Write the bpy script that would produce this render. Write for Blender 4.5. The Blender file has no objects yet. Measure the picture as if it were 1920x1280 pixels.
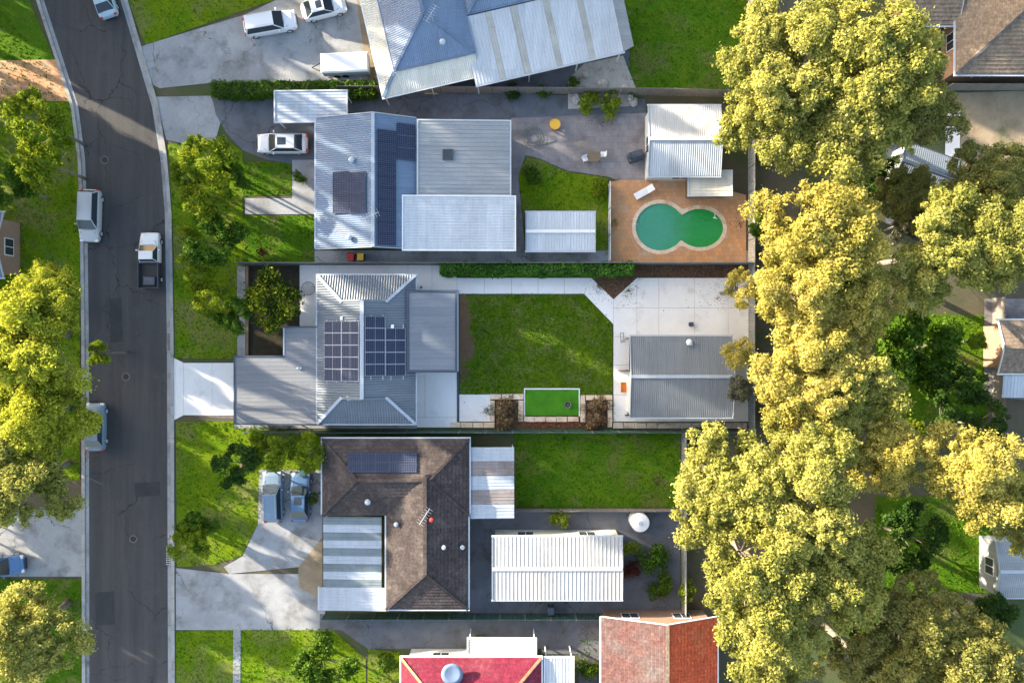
import bpy, math, random
import numpy as np
from mathutils import Vector, Matrix

# ------------------------------------------------------------------ camera, sky, sun
SC = bpy.context.scene
COL = SC.collection
H = 66.0            # flying height of the camera in metres
S = 20.0            # photograph pixels per metre at ground level
cam_data = bpy.data.cameras.new('camera')
cam_data.sensor_width = 36.0
cam_data.lens = 36.0 * H / 96.0
cam_data.clip_start = 0.5
cam_data.clip_end = 3000
cam = bpy.data.objects.new('camera', cam_data)
cam.location = (0, 0, H)
cam.rotation_euler = (0, 0, 0)
COL.objects.link(cam)
SC.camera = cam

SUN_EL = math.radians(15.5)
SUN_AZ = math.radians(27.0)      # light runs to the right and a little down the picture
world = bpy.data.worlds.new('World')
SC.world = world
world.use_nodes = True
wn = world.node_tree
bg = wn.nodes['Background']
sky = wn.nodes.new('ShaderNodeTexSky')
sky.sky_type = 'NISHITA'
sky.sun_disc = False
sky.sun_elevation = SUN_EL
sky.sun_rotation = math.radians(297)
sky.air_density = 1.0
sky.dust_density = 2.5
sky.ozone_density = 0.4
wn.links.new(sky.outputs[0], bg.inputs[0])
bg.inputs[1].default_value = 0.15
sun_data = bpy.data.lights.new('sun', 'SUN')
sun_data.energy = 5.0
sun_data.angle = math.radians(0.6)
sun_data.color = (1.0, 0.86, 0.66)
sun = bpy.data.objects.new('sun', sun_data)
d = Vector((math.cos(SUN_AZ) * math.cos(SUN_EL), -math.sin(SUN_AZ) * math.cos(SUN_EL), -math.sin(SUN_EL)))
sun.rotation_euler = d.to_track_quat('-Z', 'Y').to_euler()
sun.location = (-60, 30, 60)
COL.objects.link(sun)
SC.view_settings.view_transform = 'Standard'
SC.view_settings.look = 'None'
SC.view_settings.gamma = 1.0
SC.view_settings.use_curve_mapping = False
SC.view_settings.exposure = 2.1

rnd = random.Random(7)

# ------------------------------------------------------------------ helpers
def W(px, py, h=0.0):
    """metres of the point at height h that the photograph shows at (px, py)"""
    k = (H - h) / H
    return ((px - 960) / S * k, (640 - py) / S * k)

def WP(pts, h=0.0):
    return [W(x, y, h) for x, y in pts]

class MB:
    def __init__(self):
        self.v = []; self.f = []; self.mi = []
    def add(self, vs, fs, mi=0):
        b = len(self.v)
        self.v += [tuple(p) for p in vs]
        self.f += [tuple(i + b for i in f) for f in fs]
        self.mi += [mi] * len(fs)
        return self
    def box(self, x0, y0, z0, x1, y1, z1, mi=0):
        if x0 > x1: x0, x1 = x1, x0
        if y0 > y1: y0, y1 = y1, y0
        return self.add([(x0,y0,z0),(x1,y0,z0),(x1,y1,z0),(x0,y1,z0),(x0,y0,z1),(x1,y0,z1),(x1,y1,z1),(x0,y1,z1)],
                 [(0,3,2,1),(4,5,6,7),(0,1,5,4),(1,2,6,5),(2,3,7,6),(3,0,4,7)], mi)
    def cbox(self, x0, y0, z0, x1, y1, z1, c=0.03, j=0.0):
        """box with its top edges chamfered and the corners a little uneven"""
        if x0 > x1: x0, x1 = x1, x0
        if y0 > y1: y0, y1 = y1, y0
        r = lambda: rnd.uniform(-j, j)
        a = [(x0+r(),y0+r(),z0),(x1+r(),y0+r(),z0),(x1+r(),y1+r(),z0),(x0+r(),y1+r(),z0)]
        b = [(p[0],p[1],z1-c) for p in a]
        cx, cy = (x0+x1)/2, (y0+y1)/2
        t = [(p[0]+(c if p[0]<cx else -c), p[1]+(c if p[1]<cy else -c), z1+r()*0.4) for p in a]
        vs = a+b+t
        fs = [(0,3,2,1),(8,9,10,11)]
        for k in range(4):
            n = (k+1)%4
            fs += [(k,n,4+n,4+k),(4+k,4+n,8+n,8+k)]
        return self.add(vs, fs)
    def prism(self, poly, z0, z1, mi=0):
        if area(poly) < 0: poly = poly[::-1]
        n = len(poly)
        vs = [(p[0],p[1],z0) for p in poly]+[(p[0],p[1],z1) for p in poly]
        fs = [tuple(range(n-1,-1,-1)), tuple(range(n,2*n))]
        fs += [(i,(i+1)%n,n+(i+1)%n,n+i) for i in range(n)]
        return self.add(vs, fs, mi)
    def sheet(self, poly, z):
        if area(poly) < 0: poly = poly[::-1]
        return self.add([(p[0],p[1],z) for p in poly], [tuple(range(len(poly)))])
    def bar(self, p0, p1, w, h, up=(0,0,1)):
        p0 = Vector(p0); p1 = Vector(p1); a = (p1-p0)
        if a.length < 1e-6: return self
        a.normalize(); up = Vector(up)
        s = a.cross(up)
        if s.length < 1e-3: s = a.cross(Vector((1,0,0)))
        s.normalize(); u = s.cross(a).normalized()
        vs = []
        for p in (p0, p1):
            for (i, k) in ((-1,-1),(1,-1),(1,1),(-1,1)):
                vs.append(p + s*(i*w/2) + u*(k*h/2))
        return self.add(vs, [(0,1,2,3),(7,6,5,4),(0,4,5,1),(1,5,6,2),(2,6,7,3),(3,7,4,0)])
    def tube(self, pts, rad, n=8):
        rings = []
        for i, p in enumerate(pts):
            p = Vector(p)
            q = Vector(pts[min(i+1, len(pts)-1)]) - Vector(pts[max(i-1, 0)])
            q.normalize()
            s = q.cross(Vector((0.13,0.21,1)) if abs(q.z) < .95 else Vector((1,0,0))).normalized()
            t = q.cross(s)
            r = rad[i] if isinstance(rad, (list, tuple)) else rad
            rings.append([p + s*(r*math.cos(2*math.pi*k/n)) + t*(r*math.sin(2*math.pi*k/n)) for k in range(n)])
        vs = [v for r in rings for v in r]; fs = []
        for i in range(len(rings)-1):
            for k in range(n):
                fs.append((i*n+k, i*n+(k+1)%n, (i+1)*n+(k+1)%n, (i+1)*n+k))
        fs.append(tuple(range(n-1,-1,-1))); fs.append(tuple(range((len(rings)-1)*n, len(rings)*n)))
        return self.add(vs, fs)
    def lathe(self, prof, n=20, c=(0,0)):
        """prof: list of (radius, z)"""
        vs = []; fs = []
        for r, z in prof:
            vs += [(c[0]+r*math.cos(2*math.pi*k/n), c[1]+r*math.sin(2*math.pi*k/n), z) for k in range(n)]
        for i in range(len(prof)-1):
            for k in range(n):
                fs.append((i*n+k, i*n+(k+1)%n, (i+1)*n+(k+1)%n, (i+1)*n+k))
        fs.append(tuple(range(n-1,-1,-1))); fs.append(tuple(range((len(prof)-1)*n, len(prof)*n)))
        return self.add(vs, fs)
    def build(self, name, mats, parent=None, world=True, smooth=False):
        """one mesh object; with world=True the coordinates are world ones and are shifted under the parent"""
        vs = self.v
        if parent is not None and world:
            l = root_loc(parent); vs = [(x-l[0], y-l[1], z-l[2]) for x, y, z in vs]
        me = bpy.data.meshes.new(name)
        me.from_pydata(vs, [], self.f)
        if not isinstance(mats, (list, tuple)): mats = [mats]
        for m in mats: me.materials.append(m)
        if len(mats) > 1: me.polygons.foreach_set('material_index', self.mi)
        if smooth: me.polygons.foreach_set('use_smooth', [True]*len(me.polygons))
        me.update()
        o = bpy.data.objects.new(name, me)
        COL.objects.link(o)
        if parent is not None: o.parent = parent
        return o

def root_loc(o):
    l = Vector(o.location)
    while o.parent is not None:
        o = o.parent; l = l + Vector(o.location)
    return l

def area(p):
    return 0.5*sum(p[i][0]*p[(i+1)%len(p)][1]-p[(i+1)%len(p)][0]*p[i][1] for i in range(len(p)))

def tag(o, label=None, cat=None, group=None, kind=None):
    if label: o['label'] = label
    if cat: o['category'] = cat
    if group: o['group'] = group
    if kind: o['kind'] = kind
    return o

def thing(name, label, cat, loc=(0,0,0), rz=0, group=None):
    o = bpy.data.objects.new(name, None)
    o.empty_display_size = 0.3
    o.location = loc; o.rotation_euler = (0,0,rz)
    COL.objects.link(o)
    return tag(o, label, cat, group)

KIDS = {}
def copy_tree(o, parent=None):
    c = o.copy(); COL.objects.link(c); c.parent = parent
    for ch in o.children: copy_tree(ch, c)
    return c

# ------------------------------------------------------------------ materials
def nod(nt, t, **kw):
    n = nt.nodes.new(t)
    for k, v in kw.items(): setattr(n, k, v)
    return n

def mat(name, c1, c2=None, rough=0.8, scale=1.0, fine=30.0, bump=0.0, bscale=40.0, metal=0.0, c3=None, c3scale=0.25, c3lo=.5, c3hi=.7,
        spec=0.3, finev=0.12, stretch=None, coat=0.0):
    """base colour: broad noise between c1 and c2, patches of c3, fine value grain; world position coordinates"""
    m = bpy.data.materials.new(name); m.use_nodes = True
    nt = m.node_tree; L = nt.links.new
    b = nt.nodes['Principled BSDF']
    b.inputs['Roughness'].default_value = rough
    b.inputs['Metallic'].default_value = metal
    b.inputs['Specular IOR Level'].default_value = spec
    if coat: b.inputs['Coat Weight'].default_value = coat
    geo = nod(nt, 'ShaderNodeNewGeometry')
    src = geo.outputs['Position']
    if stretch:
        mp = nod(nt, 'ShaderNodeMapping'); mp.inputs['Scale'].default_value = stretch
        L(src, mp.inputs[0]); ssrc = mp.outputs[0]
    else: ssrc = src
    n1 = nod(nt, 'ShaderNodeTexNoise'); n1.inputs['Scale'].default_value = scale; n1.inputs['Detail'].default_value = 5
    n1.inputs['Roughness'].default_value = .6
    L(ssrc, n1.inputs['Vector'])
    r1 = nod(nt, 'ShaderNodeMapRange'); r1.inputs[1].default_value = .36; r1.inputs[2].default_value = .64
    L(n1.outputs[0], r1.inputs[0])
    mx = nod(nt, 'ShaderNodeMix', data_type='RGBA')
    mx.inputs[6].default_value = (*c1, 1); mx.inputs[7].default_value = (*(c2 or c1), 1)
    L(r1.outputs[0], mx.inputs[0]); out = mx.outputs[2]
    if c3:
        n3 = nod(nt, 'ShaderNodeTexNoise'); n3.inputs['Scale'].default_value = c3scale; n3.inputs['Detail'].default_value = 6
        n3.inputs['Roughness'].default_value = .65
        of = nod(nt, 'ShaderNodeMapping'); of.inputs['Location'].default_value = (17.3, 4.1, 2.2); L(src, of.inputs[0]); L(of.outputs[0], n3.inputs['Vector'])
        r3 = nod(nt, 'ShaderNodeMapRange'); r3.inputs[1].default_value = c3lo; r3.inputs[2].default_value = c3hi
        L(n3.outputs[0], r3.inputs[0])
        m3 = nod(nt, 'ShaderNodeMix', data_type='RGBA'); m3.inputs[7].default_value = (*c3, 1)
        L(r3.outputs[0], m3.inputs[0]); L(out, m3.inputs[6]); out = m3.outputs[2]
    n2 = nod(nt, 'ShaderNodeTexNoise'); n2.inputs['Scale'].default_value = fine; n2.inputs['Detail'].default_value = 3
    L(src, n2.inputs['Vector'])
    r2 = nod(nt, 'ShaderNodeMapRange'); r2.inputs[1].default_value = .3; r2.inputs[2].default_value = .7
    r2.inputs[3].default_value = 1-finev; r2.inputs[4].default_value = 1+finev
    L(n2.outputs[0], r2.inputs[0])
    vm = nod(nt, 'ShaderNodeVectorMath', operation='SCALE'); L(out, vm.inputs[0]); L(r2.outputs[0], vm.inputs['Scale'])
    L(vm.outputs[0], b.inputs['Base Color'])
    if bump:
        nb = nod(nt, 'ShaderNodeTexNoise'); nb.inputs['Scale'].default_value = bscale; nb.inputs['Detail'].default_value = 4
        L(src, nb.inputs['Vector'])
        bp = nod(nt, 'ShaderNodeBump'); bp.inputs['Strength'].default_value = 1; bp.inputs['Distance'].default_value = bump
        L(nb.outputs[0], bp.inputs['Height']); L(bp.outputs[0], b.inputs['Normal'])
    return m

def leafmat(name, ca, cb, cc, trans=0.3):
    m = bpy.data.materials.new(name); m.use_nodes = True
    nt = m.node_tree; L = nt.links.new
    nt.nodes.remove(nt.nodes['Principled BSDF'])
    at = nod(nt, 'ShaderNodeAttribute', attribute_name='tint')
    cr = nod(nt, 'ShaderNodeValToRGB')
    cr.color_ramp.elements[0].color = (*ca, 1); cr.color_ramp.elements[1].color = (*cc, 1)
    e = cr.color_ramp.elements.new(.5); e.color = (*cb, 1)
    L(at.outputs['Fac'], cr.inputs[0])
    df = nod(nt, 'ShaderNodeBsdfDiffuse'); tr = nod(nt, 'ShaderNodeBsdfTranslucent'); gl = nod(nt, 'ShaderNodeBsdfGlossy')
    gl.inputs['Roughness'].default_value = .5; gl.inputs['Color'].default_value = (.5,.5,.5,1)
    L(cr.outputs[0], df.inputs[0]); L(cr.outputs[0], tr.inputs[0])
    ms = nod(nt, 'ShaderNodeMixShader'); ms.inputs[0].default_value = trans
    L(df.outputs[0], ms.inputs[1]); L(tr.outputs[0], ms.inputs[2])
    m2 = nod(nt, 'ShaderNodeMixShader'); m2.inputs[0].default_value = .015
    L(ms.outputs[0], m2.inputs[1]); L(gl.outputs[0], m2.inputs[2])
    L(m2.outputs[0], nt.nodes['Material Output'].inputs[0])
    return m

M = {}
M['dirt'] = mat('dirt', (.11,.085,.055), (.07,.07,.035), scale=.4, c3=(.05,.075,.02), c3scale=.12, c3lo=.45, c3hi=.6, bump=.03, bscale=8, finev=.3)
M['tan_dirt'] = mat('tan_dirt', (.30,.24,.16), (.22,.17,.11), scale=.5, c3=(.10,.11,.045), c3scale=.3, c3lo=.55, c3hi=.7, bump=.03, bscale=8, finev=.2)
M['grass'] = mat('grass', (.045,.120,.004), (.080,.15,.006), scale=.6, fine=14, bump=.05, bscale=12, c3=(.13,.13,.04), c3scale=.35, c3lo=.5, c3hi=.72, finev=.35, rough=1, spec=.1)
M['grass2'] = mat('grass2', (.085,.165,.004), (.14,.20,.006), scale=.5, fine=14, bump=.05, bscale=12, c3=(.17,.16,.055), c3scale=.3, c3lo=.48, c3hi=.70, finev=.35, rough=1, spec=.1)
M['blade'] = leafmat('blade', (.045,.115,.003), (.085,.165,.004), (.18,.22,.025), .3)
M['fake_grass'] = mat('fake_grass', (.06,.22,.012), (.045,.17,.010), scale=1.1, fine=25, bump=.02, bscale=60, finev=.15, rough=.9, spec=.15)
M['asphalt'] = mat('asphalt', (.048,.048,.051), (.068,.067,.068), scale=.7, stretch=(1.6,.10,1), fine=18, bump=.01, bscale=60, c3=(.070,.070,.070), c3scale=.5, c3lo=.56, c3hi=.75, finev=.22, rough=.85)
M['patch'] = mat('patch', (.035,.037,.04), (.045,.047,.05), scale=.8, fine=18, finev=.2, rough=.9)
M['concrete'] = mat('concrete', (.72,.72,.72), (.67,.67,.665), scale=.35, fine=22, bump=.004, bscale=50, c3=(.46,.45,.43), c3scale=.45, c3lo=.58, c3hi=.8, finev=.09, rough=.75)
M['concrete_warm'] = mat('concrete_warm', (.72,.70,.67), (.66,.64,.61), scale=.4, fine=22, bump=.004, bscale=50, c3=(.46,.42,.37), c3scale=.5, c3lo=.58, c3hi=.8, finev=.09, rough=.75)
M['concrete_old'] = mat('concrete_old', (.25,.26,.27), (.33,.34,.35), scale=.4, fine=20, bump=.008, bscale=40, c3=(.16,.16,.155), c3scale=.6, c3lo=.5, c3hi=.72, finev=.15, rough=.85)
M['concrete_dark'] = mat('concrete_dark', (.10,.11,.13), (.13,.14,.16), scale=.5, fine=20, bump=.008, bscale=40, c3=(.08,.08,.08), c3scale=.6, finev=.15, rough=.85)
M['concrete_pink'] = mat('concrete_pink', (.26,.235,.235), (.20,.185,.185), scale=.4, fine=20, bump=.008, bscale=40, c3=(.13,.115,.11), c3scale=.4, c3lo=.5, c3hi=.7, finev=.15, rough=.85)
M['joint'] = mat('joint', (.12,.11,.10), (.17,.16,.15), scale=2, finev=.2)
M['kerb'] = mat('kerb', (.30,.30,.29), (.38,.37,.35), scale=.9, c3=(.2,.19,.17), c3scale=.8, finev=.15)
M['mulch'] = mat('mulch', (.13,.080,.050), (.085,.052,.034), scale=3, fine=30, bump=.03, bscale=30, finev=.4, rough=1, spec=.1)
M['chip'] = leafmat('chip', (.07,.04,.025), (.16,.095,.06), (.27,.17,.11), 0)
M['redchip'] = leafmat('redchip', (.10,.035,.02), (.22,.075,.04), (.34,.15,.09), 0)
M['soil'] = mat('soil', (.030,.028,.018), (.045,.040,.026), scale=2, fine=20, bump=.04, bscale=20, finev=.4, rough=1)
M['sandstone'] = mat('sandstone', (.58,.44,.31), (.66,.56,.44), scale=1.4, fine=16, bump=.012, bscale=18, c3=(.44,.24,.12), c3scale=1.3, c3lo=.50, c3hi=.72, finev=.15)
M['sandstone_grey'] = mat('sandstone_grey', (.36,.33,.29), (.44,.41,.37), scale=1.4, fine=16, bump=.012, bscale=18, c3=(.24,.19,.15), c3scale=1.3, c3lo=.52, c3hi=.72, finev=.15)
M['terracotta'] = mat('terracotta', (.56,.28,.12), (.48,.26,.14), scale=.8, fine=16, bump=.01, bscale=18, c3=(.45,.33,.22), c3scale=.6, finev=.15)
def steel(name, c, v=.12, stretch=(3,.5,1), rough=.45, dirt=None):
    c2 = tuple(x*(1-v) for x in c)
    return mat(name, c, c2, rough=rough, scale=.8, fine=8, metal=.0, spec=.5, finev=.06, stretch=stretch, c3=dirt or tuple(x*.75 for x in c), c3scale=.35, c3lo=.55, c3hi=.8)
M['steel_blue'] = steel('steel_blue', (.145,.172,.205), stretch=(.4,3,1))
M['steel_blue2'] = steel('steel_blue2', (.13,.19,.28), stretch=(.4,3,1), rough=.4)
M['steel_deep'] = steel('steel_deep', (.15,.215,.32), stretch=(3,.4,1))
M['steel_grey'] = steel('steel_grey', (.165,.175,.19), stretch=(.4,3,1), dirt=(.26,.23,.19))
M['steel_patio'] = steel('steel_patio', (.155,.18,.215), stretch=(.3,4,1))
M['steel_shed'] = steel('steel_shed', (.155,.172,.19), stretch=(4,.3,1))
M['steel_pale'] = steel('steel_pale', (.37,.42,.48), stretch=(3,.5,1))
M['steel_white'] = steel('steel_white', (.50,.54,.58), stretch=(3,.5,1))
M['steel_off'] = steel('steel_off', (.42,.42,.415), stretch=(3,.5,1), dirt=(.30,.27,.24))
M['steel_cream'] = steel('steel_cream', (.60,.58,.50), stretch=(3,.5,1))
M['steel_mid'] = steel('steel_mid', (.28,.30,.315), stretch=(.5,3,1))
M['poly_clear'] = mat('poly_clear', (.17,.21,.23), (.13,.17,.19), rough=.3, scale=.8, spec=.4, c3=(.12,.14,.15), c3scale=.6)
M['poly_warm'] = mat('poly_warm', (.42,.42,.39), (.34,.34,.31), rough=.3, scale=.8, spec=.5, c3=(.3,.29,.26), c3scale=.6)
M['trim_navy'] = mat('trim_navy', (.045,.06,.085), rough=.4, spec=.5)
M['trim_pale'] = mat('trim_pale', (.42,.46,.50), rough=.4, spec=.5)
M['trim_white'] = mat('trim_white', (.72,.73,.73), (.65,.66,.66), rough=.5)
M['tile_brown'] = mat('tile_brown', (.070,.054,.051), (.048,.038,.037), scale=1.5, fine=5, bump=.02, bscale=9, c3=(.115,.095,.085), c3scale=.4, finev=.3, rough=.8)
M['tile_red'] = mat('tile_red', (.22,.022,.050), (.17,.018,.042), scale=1.5, fine=5, bump=.02, bscale=9, c3=(.23,.06,.075), c3scale=.4, finev=.25, rough=.8)
M['tile_red_lit'] = mat('tile_red_lit', (.60,.11,.035), (.52,.085,.03), scale=1.5, fine=5, bump=.02, bscale=9, c3=(.45,.15,.06), c3scale=.4, finev=.25, rough=.85)
M['tile_red_shaded'] = mat('tile_red_shaded', (.17,.085,.075), (.125,.065,.06), scale=1.2, fine=5, bump=.02, bscale=9, c3=(.15,.13,.125), c3scale=.3, c3lo=.45, c3hi=.65, finev=.25, rough=.8)
M['tile_dark'] = mat('tile_dark', (.085,.09,.10), (.06,.064,.072), scale=1.5, fine=5, bump=.02, bscale=9, finev=.25)
M['tile_tan'] = mat('tile_tan', (.26,.20,.14), (.20,.15,.11), scale=1.5, fine=5, bump=.02, bscale=9, finev=.25)
M['brick_wall'] = mat('brick_wall', (.30,.20,.15), (.24,.15,.11), scale=6, fine=20, finev=.2)
M['render_wall'] = mat('render_wall', (.62,.61,.58), (.56,.55,.52), scale=1)
M['glass'] = mat('glass', (.03,.04,.05), rough=.08, spec=.6)
M['panel_frame'] = mat('panel_frame', (.55,.57,.60), rough=.4, metal=.3, spec=.5)
M['white'] = mat('white', (.78,.78,.77), (.72,.72,.71), rough=.5)
M['black'] = mat('black', (.018,.018,.02), (.03,.03,.03), rough=.5)
M['fence_green'] = mat('fence_green', (.055,.11,.095), (.045,.09,.08), rough=.5, scale=1)
M['fence_grey'] = mat('fence_grey', (.20,.21,.20), (.15,.16,.155), rough=.6, scale=1)
M['fence_cream'] = mat('fence_cream', (.52,.48,.40), (.45,.42,.36), rough=.6, scale=1)
M['timber'] = mat('timber', (.22,.16,.10), (.16,.115,.075), scale=4, finev=.25, stretch=(1,6,1))
M['timber_grey'] = mat('timber_grey', (.24,.22,.20), (.17,.155,.14), scale=4, finev=.25, stretch=(1,6,1))
M['bark'] = mat('bark', (.22,.19,.15), (.13,.11,.085), scale=3, finev=.3, bump=.02, bscale=14)
M['bark_pale'] = mat('bark_pale', (.24,.21,.17), (.14,.12,.10), scale=2, finev=.2, bump=.01, bscale=10)
M['rubber'] = mat('rubber', (.02,.02,.02), rough=.8)
M['orange'] = mat('orange', (.62,.17,.02), (.52,.13,.015), scale=5, rough=.7)
M['yellow'] = mat('yellow', (.75,.42,.05), rough=.5)
M['red'] = mat('red', (.5,.04,.03), rough=.5)
M['pool_wall'] = mat('pool_wall', (.10,.34,.26), (.07,.28,.20), scale=1)
M['gum'] = leafmat('gum', (.18,.20,.045), (.36,.36,.075), (.54,.51,.15), .47)
M['gum_gold'] = leafmat('gum_gold', (.25,.23,.045), (.48,.42,.085), (.65,.57,.17), .47)
M['gum_lime'] = leafmat('gum_lime', (.17,.20,.02), (.37,.40,.03), (.55,.56,.07), .47)
M['gum_dull'] = leafmat('gum_dull', (.13,.145,.035), (.25,.25,.06), (.38,.34,.10), .4)
M['lime'] = leafmat('lime', (.08,.14,.008), (.17,.24,.010), (.32,.36,.02), .4)
M['front'] = leafmat('front', (.015,.035,.004), (.05,.09,.006), (.36,.38,.015), .3)
M['green'] = leafmat('green', (.03,.08,.006), (.06,.13,.008), (.12,.19,.016), .3)
M['dark'] = leafmat('dark', (.018,.05,.008), (.035,.08,.010), (.06,.11,.018), .25)
M['hedge'] = leafmat('hedge', (.03,.10,.010), (.06,.18,.016), (.11,.26,.03), .3)
M['redleaf'] = leafmat('redleaf', (.06,.015,.012), (.11,.03,.02), (.16,.06,.03), .2)
M['greyleaf'] = leafmat('greyleaf', (.05,.06,.035), (.09,.10,.06), (.15,.14,.09), .2)
M['litter'] = leafmat('litter', (.07,.045,.03), (.13,.095,.05), (.22,.17,.09), 0)

# solar glass: cell grid painted flat on the module as the cells are
def cellmat():
    m = bpy.data.materials.new('solar_cells'); m.use_nodes = True
    nt = m.node_tree; L = nt.links.new; b = nt.nodes['Principled BSDF']
    tc = nod(nt, 'ShaderNodeTexCoord')
    br = nod(nt, 'ShaderNodeTexBrick'); br.offset = 0; br.squash = 1
    br.inputs['Scale'].default_value = 1; br.inputs['Brick Width'].default_value = .163; br.inputs['Row Height'].default_value = .163
    br.inputs['Mortar Size'].default_value = .009; br.inputs['Mortar Smooth'].default_value = 0; br.inputs['Bias'].default_value = 0
    br.inputs['Color1'].default_value = (.008,.012,.032,1); br.inputs['Color2'].default_value = (.011,.017,.045,1); br.inputs['Mortar'].default_value = (.15,.17,.23,1)
    L(tc.outputs['Object'], br.inputs['Vector']); L(br.outputs[0], b.inputs['Base Color'])
    b.inputs['Roughness'].default_value = .22; b.inputs['Specular IOR Level'].default_value = .12
    return m
M['cells'] = cellmat()
def cracks(m, scale, width, col):
    nt = m.node_tree; L = nt.links.new; b = nt.nodes['Principled BSDF']; src = b.inputs['Base Color'].links[0].from_socket
    geo = nod(nt,'ShaderNodeNewGeometry'); n = nod(nt,'ShaderNodeTexNoise'); n.inputs['Scale'].default_value = 1.1; n.inputs['Detail'].default_value = 6
    L(geo.outputs['Position'], n.inputs['Vector'])
    va = nod(nt,'ShaderNodeVectorMath',operation='MULTIPLY_ADD'); L(n.outputs['Color'], va.inputs[0]); va.inputs[1].default_value = (1.6,1.6,0); L(geo.outputs['Position'], va.inputs[2])
    vo = nod(nt,'ShaderNodeTexVoronoi', feature='DISTANCE_TO_EDGE'); vo.inputs['Scale'].default_value = scale; L(va.outputs[0], vo.inputs['Vector'])
    r = nod(nt,'ShaderNodeMapRange'); r.inputs[1].default_value = width; r.inputs[2].default_value = width*.3; L(vo.outputs['Distance'], r.inputs[0])
    n2 = nod(nt,'ShaderNodeTexNoise'); n2.inputs['Scale'].default_value = .17; L(geo.outputs['Position'], n2.inputs['Vector'])
    r2 = nod(nt,'ShaderNodeMapRange'); r2.inputs[1].default_value = .45; r2.inputs[2].default_value = .58; L(n2.outputs[0], r2.inputs[0])
    mu = nod(nt,'ShaderNodeMath',operation='MULTIPLY'); L(r.outputs[0], mu.inputs[0]); L(r2.outputs[0], mu.inputs[1])
    mx = nod(nt,'ShaderNodeMix',data_type='RGBA'); mx.inputs[7].default_value = (*col,1); L(mu.outputs[0], mx.inputs[0]); L(src, mx.inputs[6]); L(mx.outputs[2], b.inputs['Base Color'])
cracks(M['asphalt'], .22, .012, (.018,.018,.02))
cracks(M['concrete_old'], .2, .008, (.10,.10,.095)); cracks(M['concrete_dark'], .25, .01, (.05,.05,.05))
def joints(m, w, h, k=.55, vary=.25):
    nt = m.node_tree; L = nt.links.new; b = nt.nodes['Principled BSDF']; src = b.inputs['Base Color'].links[0].from_socket
    geo = nod(nt,'ShaderNodeNewGeometry'); br = nod(nt,'ShaderNodeTexBrick'); br.inputs['Scale'].default_value = 1
    br.inputs['Brick Width'].default_value = w; br.inputs['Row Height'].default_value = h; br.inputs['Mortar Size'].default_value = .012
    br.inputs['Color1'].default_value = (1-vary,)*3+(1,); br.inputs['Color2'].default_value = (1+vary*.4,)*3+(1,); br.inputs['Mortar'].default_value = (k,)*3+(1,)
    L(geo.outputs['Position'], br.inputs['Vector']); mx = nod(nt,'ShaderNodeMix',data_type='RGBA',blend_type='MULTIPLY'); mx.inputs[0].default_value = 1
    L(src, mx.inputs[6]); L(br.outputs[0], mx.inputs[7]); L(mx.outputs[2], b.inputs['Base Color'])
joints(M['terracotta'], .4, .4, .72, .15); joints(M['kerb'], 3.0, 3.0, .5, .12)
for k_ in ('steel_blue','steel_blue2','steel_grey','steel_patio','steel_mid'): joints(M[k_], 7.3, .762, .74, .10)
for k_ in ('steel_shed','steel_pale','steel_white','steel_off','steel_cream','steel_deep'): joints(M[k_], .762, 6.1, .76, .10)
joints(M['concrete_pink'], .6, .6, .7, .15)
for k_ in ('tile_brown','tile_red_lit','tile_red','tile_red_shaded','tile_dark','tile_tan'): joints(M[k_], .3, .33, .6, .22)
def watermat():
    m = mat('pool_water', (.05,.27,.17), (.015,.25,.05), scale=.16, rough=.05, spec=.5, fine=2.5, finev=.05, bump=.03, bscale=2.2)
    nt = m.node_tree; L = nt.links.new
    mx = [n for n in nt.nodes if n.type == 'MIX'][0]
    geo = nod(nt,'ShaderNodeNewGeometry'); sp = nod(nt,'ShaderNodeSeparateXYZ'); L(geo.outputs['Position'], sp.inputs[0])
    nz = nod(nt,'ShaderNodeTexNoise'); nz.inputs['Scale'].default_value = .5; L(geo.outputs['Position'], nz.inputs['Vector'])
    ad = nod(nt,'ShaderNodeMath',operation='MULTIPLY_ADD'); L(nz.outputs[0], ad.inputs[0]); ad.inputs[1].default_value = 3.0; L(sp.outputs[0], ad.inputs[2])
    r = nod(nt,'ShaderNodeMapRange'); r.inputs[1].default_value = 15.6; r.inputs[2].default_value = 18.6; L(ad.outputs[0], r.inputs[0]); L(r.outputs[0], mx.inputs[0])
    return m
M['water'] = watermat()
_paint = {}
def paint(name, c):
    if name not in _paint: _paint[name] = mat('car_paint_'+name, c, rough=.3, spec=.5, finev=.02, coat=.6)
    return _paint[name]

# ------------------------------------------------------------------ foliage
def np_mesh(name, V, F, tint=None, m=None):
    """V (n,3), F (k,q) all faces of the same size"""
    me = bpy.data.meshes.new(name)
    n, q = F.shape
    me.vertices.add(len(V)); me.vertices.foreach_set('co', V.astype(np.float32).ravel())
    me.loops.add(n*q); me.loops.foreach_set('vertex_index', F.astype(np.int32).ravel())
    me.polygons.add(n); me.polygons.foreach_set('loop_start', np.arange(0, n*q, q, dtype=np.int32))
    me.polygons.foreach_set('loop_total', np.full(n, q, dtype=np.int32))
    if tint is not None:
        a = me.attributes.new('tint', 'FLOAT', 'FACE'); a.data.foreach_set('value', tint.astype(np.float32))
    me.update(calc_edges=True)
    if m is not None: me.materials.append(m)
    return me

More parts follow.
